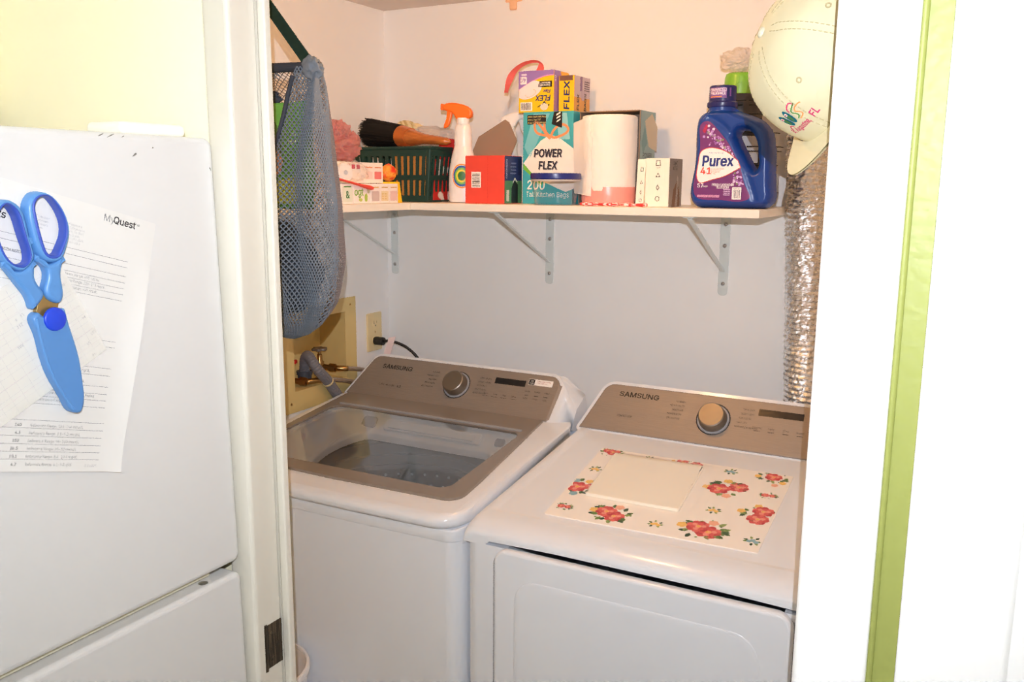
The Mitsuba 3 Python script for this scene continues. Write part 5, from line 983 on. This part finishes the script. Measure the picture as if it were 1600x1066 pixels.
# ------------------------------------------------------------------ mesh laundry bag on a green strap
t = thing('laundry_bag', 'blue grey mesh laundry bag hanging on a dark green strap inside the doorway', 'laundry bag')
BX, BY, BZ0, BZ1, HW = -1.245, 1.25, 1.315, 1.80, .2
def half_w(z):
    s = np.clip((z - BZ0) / (BZ1 - BZ0), 0, 1); return HW * np.interp(s, [0, .02, .06, .14, .28, .5, .8, .93, 1], [.52, .66, .8, .94, 1.03, 1.05, .97, .93, .9])
def half_d(z):
    s = np.clip((z - BZ0) / (BZ1 - BZ0), 0, 1); return np.interp(s, [0, .03, .1, .3, .6, .9, 1], [.012, .035, .06, .078, .066, .032, .013])
def bagpt(a, z):
    c, s = np.cos(a), np.sin(a); w, d = half_w(z), half_d(z)
    x = BX + w * np.sign(c) * np.abs(c) ** .75; y = BY + d * np.sign(s) * np.abs(s) ** .8
    fold = .007 * np.sin(c * 21 + 3 * np.sin(z * 9)) + .006 * (meshkit.noise(np.stack([c * 4, s * 4, z * 7 + 0 * c], -1)) - .5); lo = np.clip((z - BZ0) / .05, 0, 1)
    return np.stack([x + .3 * fold * c * lo, y + fold * np.sign(s) * lo, z - .012 * np.sin((x - BX) * 8) * (1 - np.clip((z - BZ0) / .12, 0, 1))], -1)
OPC = (-1.255, 1.79)
def net(nu, nv, r, keep, inset=0.0):
    """Knotted diamonds: each thread a thin three-sided tube."""
    I, J = np.meshgrid(np.arange(nv + 1), np.arange(nu), indexing='ij'); z = BZ0 + (BZ1 - BZ0) * I / nv; a = (J + .5 * (I % 2)) * 2 * math.pi / nu
    V_ = bagpt(a, z); V_ = V_ + inset * (np.array([BX, BY, 0]) - V_) * [1, 1, 0]
    A_, B2 = [], []
    for sgn in (0, 1):
        j2 = np.where(I[:-1] % 2 == 0, J[:-1] - 1 + sgn, J[:-1] + sgn) % nu
        A_.append(V_[:-1].reshape(-1, 3)); B2.append(V_[1:][np.arange(nv)[:, None], j2].reshape(-1, 3))
    A_, B2 = np.vstack(A_), np.vstack(B2); ok = keep((A_ + B2) / 2); A_, B2 = A_[ok], B2[ok]
    d = B2 - A_; d /= np.linalg.norm(d, axis=1, keepdims=True) + 1e-12; n1 = np.cross(d, [0.3, 0.9, 0.2]); n1 /= np.linalg.norm(n1, axis=1, keepdims=True); n2 = np.cross(d, n1)
    vs = []
    for q in range(3): o_ = r * (math.cos(q * 2.094) * n1 + math.sin(q * 2.094) * n2); vs += [A_ + o_, B2 + o_]
    n = len(A_); v = np.stack(vs, 1).reshape(-1, 3); k = np.arange(n) * 6; f = []
    for q in range(3): p0, p1, r0, r1 = 2 * q, 2 * q + 1, 2 * ((q + 1) % 3), 2 * ((q + 1) % 3) + 1; f += [np.c_[k + p0, k + r0, k + r1], np.c_[k + p0, k + r1, k + p1]]
    return trimesh.Trimesh(v, np.vstack(f), process=False)
opening = lambda m: (m[:, 1] < BY) & (((m[:, 0] - OPC[0]) / .152) ** 2 + ((m[:, 2] - OPC[1]) / .235) ** 2 < 1)
vis = lambda m: m[:, 0] > -1.4
obj(t + '__net', net(112, 94, .00145, lambda m: ~opening(m) & (m[:, 1] < BY + .012) & vis(m)), 'm_net'); labels[t + '__net'] = {'kind': 'stuff', 'label': 'blue grey diamond netting'}
obj(t + '__rear_net', net(140, 118, .0009, lambda m: (m[:, 1] >= BY + .0) & vis(m)), 'm_net_back'); labels[t + '__rear_net'] = {'kind': 'stuff', 'label': 'fine rear netting seen through the opening'}
an = np.linspace(math.pi * 1.02, 2 * math.pi * .995, 60); ex, ez = OPC[0] + .152 * np.cos(an), OPC[1] + .235 * np.sin(an)
def surf_y(x, z):
    c = np.clip((x - BX) / half_w(z), -1, 1); c = np.sign(c) * np.abs(c) ** (1 / .75); a_ = -np.arccos(np.clip(c, -1, 1)); return bagpt(a_, z)[..., 1]
bd = np.c_[ex, surf_y(ex, np.minimum(ez, BZ1 - .004)) - .002, ez]
obj(t + '__binding', tube(bd, .0042, 8), 'm_net_dark', True)
top = np.c_[np.linspace(BX - .185, BX + .185, 20), np.full(20, BY), BZ1 + .003 - .004 * np.linspace(-1, 1, 20) ** 2]
obj(t + '__top_bar', tube(top, .0085, 12), 'm_net_dark', True)
kn = trimesh.creation.icosphere(subdivisions=3); v = np.array(kn.vertices); v = v * (1 + .9 * (meshkit.fbm(v * 1.9, 3, 2) - .5) - .5 * np.abs(meshkit.noise(v * [9, 9, 2], 4) - .5))[:, None] * [.022, .016, .021]
obj(t + '__corner_gather', trimesh.Trimesh(v + [BX + .172, BY - .003, BZ1 - .004], kn.faces, process=False), 'm_net', True)
def strap(a, b):
    a, b = np.asarray(a, float), np.asarray(b, float); d = b - a; L = np.linalg.norm(d); d /= L; s = np.cross(d, [0, 1, 0]); s /= np.linalg.norm(s); return moved(rbox(0, L, -.011, .011, -.001, .001, .0009), frame(a, d, s))
apex = (-1.30, BY, 2.055)
obj(t + '__strap', strap((BX + .172, BY, BZ1 - .008), apex), 'm_strap', 40); obj(t + '__strap', strap((BX - .175, BY, BZ1 - .008), (apex[0] - .012, BY + .003, apex[2])), 'm_strap', 40)
k = thing('ceiling_hook', 'small metal hook in the closet ceiling carrying the laundry bag strap', 'hook')
obj(k, tube([(-1.306, BY, ZC), (-1.306, BY, ZC - .015), (-1.318, BY, ZC - .03), (-1.306, BY, ZC - .045), (-1.294, BY, ZC - .036)], .002, 8), 'm_steel', True)
# what the bag holds
t = thing('green_package', 'green printed package with a round picture inside the mesh bag', 'package')
gp = np.array([(-1.36, 1.55), (-1.10, 1.55), (-1.092, 1.60), (-1.098, 1.742), (-1.36, 1.736)])
obj(t + '__pouch', moved(pillow(gp, .022, .006), FRONT((0, BY + .016, 0))), mat('m_greenpack', S(96, 164, 76), .35), 40)
P = Print(.0004); P.disc(-1.205, 1.655, .055, S(70, 110, 66), .075); P.up(); P.disc(-1.2, 1.635, .052, S(206, 160, 150), .036); P.text(-1.128, 1.68, .0085, 'all', S(214, 232, 190), True); P.text(-1.135, 1.667, .0085, 'new', S(214, 232, 190), True); P.poly(Polygon([(-1.34, 1.56), (-1.12, 1.56), (-1.1, 1.6), (-1.12, 1.61)]), S(190, 204, 90)); P.build(t + '__print', FRONT((0, BY - .0063, 0)))
item('dark_scarf', 'dark slate garment folded behind the green package in the mesh bag', 'garment', crumple((-1.27, BY + .022, 1.752), (.1, .012, .02), 31, amp=.2), 'm_net_dark', True)
item('laundry_pile', 'slate blue laundry bunched in the lower half of the mesh bag', 'laundry', crumple((BX, BY + .004, 1.433), (.168, .05, .106), 17, amp=.22), 'm_cloth', True)

# ------------------------------------------------------------------ cap hanging on the right closet wall
t = thing('baseball_cap', 'cream baseball cap embroidered St. Augustine, FL hanging beside the doorway', 'cap')
CU = -.9 * np.array([.98, .19, 0]) + .3 * np.array([0, 0, 1.0]) - .35 * np.array([-.19, .98, 0]); CU /= np.linalg.norm(CU); CT = .5 * np.array([.98, .19, 0]) + .5 * np.array([0, 0, 1.0]) - .7 * np.array([-.19, .98, 0]); CT -= CU * (CT @ CU); CT /= np.linalg.norm(CT); CF = np.cross(CT, CU)
CR, CH = .092, .096
CC = np.array([-.245, 1.045, 1.769]) - CH * CU

def dome(a, s):
    """a around the axis from the front, s from 0 at the button to 1 at the sweatband."""
    a, s = np.asarray(a, float), np.asarray(s, float); th = s * math.pi / 2
    r = CR * np.sin(th) ** .82 * (1 + .05 * np.cos(a)); h = CH * np.cos(th) ** .85
    w = .0035 * (meshkit.noise(np.stack([np.cos(a) * 2 + 3, np.sin(a) * 2 + 3, s * 3], -1), 6) - .5) * s; seam = -.0011 * np.exp(-((np.mod(a + math.pi / 6, math.pi / 3) - math.pi / 6) / .03) ** 2)
    r = r + w + seam * np.sin(th)
    return CC + (r * np.cos(a))[..., None] * CF + (r * np.sin(a))[..., None] * CT + h[..., None] * CU
na, ns = 180, 40; A_, S_ = np.meshgrid(np.arange(na) * 2 * math.pi / na, np.linspace(.001, 1, ns)); V_ = dome(A_, S_).reshape(-1, 3)
i, j = np.meshgrid(np.arange(ns - 1), np.arange(na), indexing='ij'); j2 = (j + 1) % na; q = np.stack([i * na + j, i * na + j2, (i + 1) * na + j2, (i + 1) * na + j], -1).reshape(-1, 4)
obj(t + '__crown', trimesh.Trimesh(V_, np.vstack([q[:, [0, 2, 1]], q[:, [0, 3, 2]]]), process=False), 'm_cap', True)
bt = dome(np.array([0.]), np.array([0.0]))[0]; bm = lathe([(0, .004), (.004, .0036), (.0062, .0015), (.0066, -.002)], 20); obj(t + '__button', moved(bm, frame(bt, CF, CT)), mat('m_capbtn', S(206, 200, 176), .6), True)
for a_, s_ in ((math.radians(78), .62), (math.radians(20), .62), (math.radians(-40), .62), (math.radians(140), .62)):
    c_ = dome(np.array([a_]), np.array([s_]))[0]; n_ = c_ - CC; n_ /= np.linalg.norm(n_); tt = np.cross(n_, CU); obj(t + '__eyelet', moved(trimesh.creation.torus(.0026, .0009, 16, 8), frame(c_ + .0003 * n_, tt, np.cross(n_, tt))), 'm_cap_line', True)
st = []
for k_ in range(6):
    for off in (-.045, .045):
        ss = np.linspace(.12, .98, 60)
        for b_ in range(0, 58, 3): p_ = dome(np.full(3, math.radians(60 * k_ + 60) + off / np.maximum(np.sin(ss[b_:b_ + 3] * 1.57), .3) * .9), ss[b_:b_ + 3]); st.append(tube(p_ + .0003 * CU, .0005, 4, cap=False))
obj(t + '__stitching', cat(*st), 'm_cap_line'); labels[t + '__stitching'] = {'kind': 'stuff', 'label': 'pale stitches along the seams'}
nb_, nl = 40, 12; bb = []
for l_ in np.linspace(0, 1, nl):
    for a_ in np.linspace(-1.12, 1.12, nb_):
        e = max(0.0, 1 - (a_ / 1.12) ** 2) ** .55; r_ = CR * 1.045 + l_ * .05 * e; curl = .020 * (math.sin(a_)) ** 2 * l_ - .0
        bb.append(CC + CF * (r_ * math.cos(a_ * (1 - .1 * l_))) + CT * (r_ * math.sin(a_ * (1 - .1 * l_)) * (1 - .0 * l_)) + CU * (.004 + .014 * l_ - curl))
bb = np.array(bb); i, j = np.meshgrid(np.arange(nl - 1), np.arange(nb_ - 1), indexing='ij'); a = (i * nb_ + j).ravel(); f = np.vstack([np.c_[a, a + 1, a + nb_ + 1], np.c_[a, a + nb_ + 1, a + nb_]])
obj(t + '__brim', trimesh.Trimesh(np.vstack([bb, bb - .0028 * CU]), np.vstack([f, f[:, ::-1] + len(bb)]), process=False), 'm_cap', True)
def emb(p):
    s = .90 - p[:, 1] / (CR * 1.5); a_ = p[:, 0] / (CR * np.maximum(np.sin(s * 1.57), .4)); o_ = dome(a_, s); n_ = o_ - CC; n_ /= np.linalg.norm(n_, axis=1, keepdims=True); return o_ + n_ * (.0006 + p[:, 2])[:, None]
P = Print(.0003); sb_ = .004
def sandal(x, y, rot):
    b = affinity.rotate(affinity.scale(Point(0, 0).buffer(1, 8), .0052, .0118), rot, origin=(0, 0)); P.poly(affinity.translate(b, x, y), S(20, 96, 116), sb_); P.up(); P.poly(affinity.translate(affinity.scale(b, .55, .7), x, y), S(70, 116, 70), sb_); P.up(); d = math.radians(rot + 90); P.disc(x + .005 * math.cos(d), y + .005 * math.sin(d), .0026, S(240, 214, 206)); P.up(); P.disc(x + .005 * math.cos(d), y + .005 * math.sin(d), .0011, S(196, 50, 80)); P.k = 1
sandal(-.0125, .021, 22); sandal(-.001, .0235, 2)
P.line(spline([(.007, .014), (.012, .02), (.009, .026), (.015, .03), (.022, .033)], 16), .0015, S(70, 130, 60), sb_); P.line(spline([(.009, .012), (.017, .018), (.014, .024), (.024, .028), (.03, .026)], 16), .0017, S(240, 150, 90), sb_); P.line(spline([(.007, .028), (.011, .036), (.018, .036), (.02, .031)], 12), .0018, S(210, 70, 110), sb_); P.line(spline([(-.022, .006), (-.018, .012), (-.013, .009)], 10), .0014, S(196, 60, 90), sb_)
P.text(-.030, .0, .0075, 'St. Augustine,', S(196, 50, 100), True, slant=.25, sx=.66, sub=sb_); P.text(.021, .0, .0098, 'FL', S(200, 60, 110), True, slant=.15, sx=.9, sub=sb_)
P.v = [x * [.8, .8, 1] + [-.0135, .004, 0] for x in P.v]; P.build(t + '__embroidery', emb, 'm_vc_matt')
k = thing('wall_hook', 'small white hook on the right closet wall carrying the cap', 'hook')
obj(k, cat(rbox(XR - .006, XR + .0, .94, .96, 1.80, 1.85, .002), tube([(XR - .005, .95, 1.815), (XR - .03, .95, 1.81), (XR - .04, .95, 1.825)], .004, 10)), 'm_white_plastic', 40)

# ------------------------------------------------------------------ foil dryer duct
t = thing('foil_duct', 'crinkled silver foil duct rising behind the dryer at the right', 'duct')
nR, nS = 460, 104; zz = np.linspace(.55, ZC - .001, nR); aa = np.arange(nS) * 2 * math.pi / nS; Vd = np.zeros((nR, nS, 3)); gq = np.random.default_rng(4)
ROT = np.linalg.qr(np.random.default_rng(6).normal(size=(3, 3)))[0]; axx = np.interp(zz, [.55, 1.1, 1.72, ZC], [-.325, -.350, -.381, -.396]); ph = np.cumsum(np.r_[0, np.diff(zz)]) / .0132
for i_ in range(nR):
    Q_ = np.c_[.05 * np.cos(aa), .05 * np.sin(aa), np.full(nS, zz[i_])] @ ROT; fine = .6 * (meshkit.noise(Q_ * 150, 3) - .5) + .7 * (np.abs(meshkit.noise(Q_ * 85, 8) - .5) - .22); crs = meshkit.noise(np.c_[np.cos(aa) * 2.2, np.sin(aa) * 2.2, np.full(nS, zz[i_] * 22)], 5) - .5
    tri_ = 2 * np.abs(((ph[i_] + .35 * crs + .08 * aa) % 1) - .5); rr = .0475 + .0045 * tri_ + .0075 * fine + .003 * crs
    Vd[i_] = np.c_[axx[i_] + rr * np.cos(aa), 2.142 + rr * np.sin(aa), np.full(nS, zz[i_])]
Vd[..., 1] = np.minimum(Vd[..., 1], YB - .001); i, j = np.meshgrid(np.arange(nR - 1), np.arange(nS), indexing='ij'); j2 = (j + 1) % nS; q = np.stack([i * nS + j, i * nS + j2, (i + 1) * nS + j2, (i + 1) * nS + j], -1).reshape(-1, 4)
obj(t, trimesh.Trimesh(Vd.reshape(-1, 3), np.vstack([q[:, :3], q[:, [0, 2, 3]]]), process=False), 'm_foil', False)

# ------------------------------------------------------------------ valve box, hoses, outlet
t = thing('valve_box', 'yellowed plastic washing machine valve box let into the left wall', 'valve box')
obj(t + '__frame', moved(ext(sbox(1.729, .9765, 2.041, 1.268).difference(sbox(vy0 + .002, vz0 + .002, vy1 - .002, vz1 - .002)), .004), SIDE((XL, 0, 0))), 'm_beige')
obj(t + '__liner', cat(cuboid(XL - .094, XL - .092, vy0, vy1, vz0, vz1), cuboid(XL - .092, XL, vy0, vy0 + .002, vz0, vz1), cuboid(XL - .092, XL, vy1 - .002, vy1, vz0, vz1), cuboid(XL - .092, XL, vy0, vy1, vz0, vz0 + .002), cuboid(XL - .092, XL, vy0, vy1, vz1 - .002, vz1)), 'm_beige')
for y_, z_ in ((2.016, 1.247), (1.755, 1.002), (2.016, 1.002), (1.755, 1.247)): obj(t + '__screw', moved(lathe([(0, .0015), (.003, .001), (.0036, 0)], 10), SIDE((XL + .004, y_, z_))), 'm_brass', 40)
def valve(y, red):
    k = thing('water_valve', 'brass water valve with a round handle, right one in the valve box' if not red else 'brass water valve low in the valve box, behind the grey drain hose', 'valve'); x = XL - .055
    zb = 1.068 if not red else 1.052
    obj(k + '__body', cat(lathe([(0, zb - .03), (.010, zb - .03), (.011, zb - .012), (.0125, zb - .01), (.0125, zb + .014), (.008, zb + .02), (.0075, zb + .036), (.005, zb + .038), (.005, zb + .05)], 20, (x, y, 0)), tube([(x, y, zb), (x + .03, y + .01, zb - .002)], .0085, 12)), 'm_brass', 40)
    pr = [(.021 * (1 + .12 * math.cos(6 * a_)) * math.cos(a_), .021 * (1 + .12 * math.cos(6 * a_)) * math.sin(a_)) for a_ in np.linspace(0, 2 * math.pi, 48, endpoint=False)]
    obj(k + '__handle', moved(pillow(pr, .008, .003), lambda p: np.asarray(p) + [x, y, zb + .048]), 'm_silver_dark' if not red else 'm_darkred', 40)
    obj(k + '__nut', tube([(x + .028, y + .0095, zb - .002), (x + .046, y + .0155, zb - .003)], .0125, 6), 'm_brass'); return (x + .046, y + .0155, zb - .003)
e1_ = valve(1.943, False); e2_ = valve(1.816, True)
for key, lab, e, pts in (('supply_hose', 'braided steel supply hose leaving the upper brass valve', e1_, [(-1.608, 1.985, 1.062), (-1.606, 2.07, 1.039), (-1.60, 2.14, 1.0), (-1.59, 2.16, .88)]), ('supply_hose', 'braided steel supply hose running low behind the drain hose', e2_, [(-1.606, 1.89, 1.048), (-1.605, 2.006, 1.017), (-1.604, 2.12, .97), (-1.60, 2.13, .86)])):
    k = thing(key, lab, 'hose'); sp = spline([e] + pts, 60); obj(k + '__braid', tube(sp, .0066, 14), 'm_braid', True); obj(k + '__ferrule', tube(sp[:7], .0082, 14), 'm_brass', True)
t = thing('drain_hose', 'grey ribbed drain hose bending out of the valve box', 'hose')
sp = spline([(-1.675, 1.868, 1.05), (-1.668, 1.862, 1.09), (-1.64, 1.845, 1.12), (-1.611, 1.838, 1.098), (-1.604, 1.878, 1.05), (-1.611, 1.935, .99), (-1.612, 2.0, .93), (-1.612, 2.05, .82)], 260)
s_ = np.r_[0, np.cumsum(np.linalg.norm(np.diff(sp, axis=0), axis=1))]; obj(t + '__tube', tube(sp, .0135 + .0016 * (np.sin(s_ * 2 * math.pi / .0068) > 0), 22), 'm_hose', True)
c_ = int(260 * .40); obj(t + '__cable_tie', tube(sp[c_:c_ + 4], .0165, 22), 'm_ivory', True)
k = thing('standpipe', 'dark grey standpipe end inside the valve box under the drain hose', 'pipe')
obj(k, lathe([(.0175, vz0 + .0022), (.0195, vz0 + .0022), (.0195, 1.06), (.0225, 1.06), (.0225, 1.07), (.0175, 1.07), (.0175, vz0 + .0022)], 28, (-1.675, 1.868, 0)), 'm_hose_dark', 40)
t = thing('wall_outlet', 'ivory duplex wall outlet on the left closet wall', 'outlet')
obj(t + '__plate', moved(pillow(poly_pts(rrect(2.0950, 2.1660, 1.0898, 1.2070, .004)), .0055, .003), SIDE((XL, 0, 0))), 'm_ivory', 40)
for zc_ in (1.1750, 1.1213):
    r_ = obj(t + '__receptacle', moved(pillow(poly_pts(Point(2.1305, zc_).buffer(.0165, 16).intersection(sbox(2.0793, zc_ - .0125, 2.1807, zc_ + .0125))), .002, .0006), SIDE((XL + .005, 0, 0))), 'm_ivory', 40)
    obj(r_ + '__slots', moved(cat(ext(sbox(2.1224, zc_ + .0005, 2.1242, zc_ + .0085), .0004), ext(sbox(2.1368, zc_ + .0005, 2.1384, zc_ + .007), .0004), ext(Point(2.1305, zc_ - .0065).buffer(.0022), .0004)), SIDE((XL + .007, 0, 0))), 'm_dark')
obj(t + '__screw', moved(lathe([(0, .001), (.0025, .0008), (.003, 0)], 10), SIDE((XL + .0056, 2.1305, 1.1481))), 'm_brass', 40)
t = thing('power_cord', 'black washer power cord plugged into the ivory outlet', 'power cord')
obj(t + '__plug', moved(pillow(smooth_closed([(2.119, 1.1134), (2.142, 1.1134), (2.144, 1.1214), (2.142, 1.1294), (2.119, 1.1294), (2.117, 1.1214)], 40), .03, .004), SIDE((XL + .0072, 0, 0))), 'm_cord', 40)
obj(t + '__cord', tube(spline([(-1.595, 2.1305, 1.1214), (-1.567, 2.132, 1.124), (-1.532, 2.142, 1.115), (-1.49, 2.155, 1.083), (-1.47, 2.165, 1.043), (-1.47, 2.17, .9)], 50), .0042, 12), 'm_cord', True)
item('cord_tag', 'pale pink paper tag folded around the black power cord', 'tag', moved(rbox(-.011, .011, -.085, .012, -.0005, .0005, .0004), frame((-1.558, 2.124, 1.128), (.62, .75, .1), (.28, .16, 1))), 'm_tag')
# waste bin in the gap by the left jamb
t = thing('waste_bin', 'pale plastic waste bin standing in front of the washer by the left jamb', 'waste bin')
bc = (-1.312, 1.262, 0); obj(t + '__bucket', lathe([(0, .004), (.09, .004), (.094, .01), (.118, .565), (.1155, .565), (.092, .012), (0, .012)], 56, bc), 'm_trash', 40)
obj(t + '__rim', lathe([(.1155, .566), (.117, .571), (.122, .571), (.1245, .566), (.1235, .557), (.118, .556)], 56, bc), 'm_trash', 40)
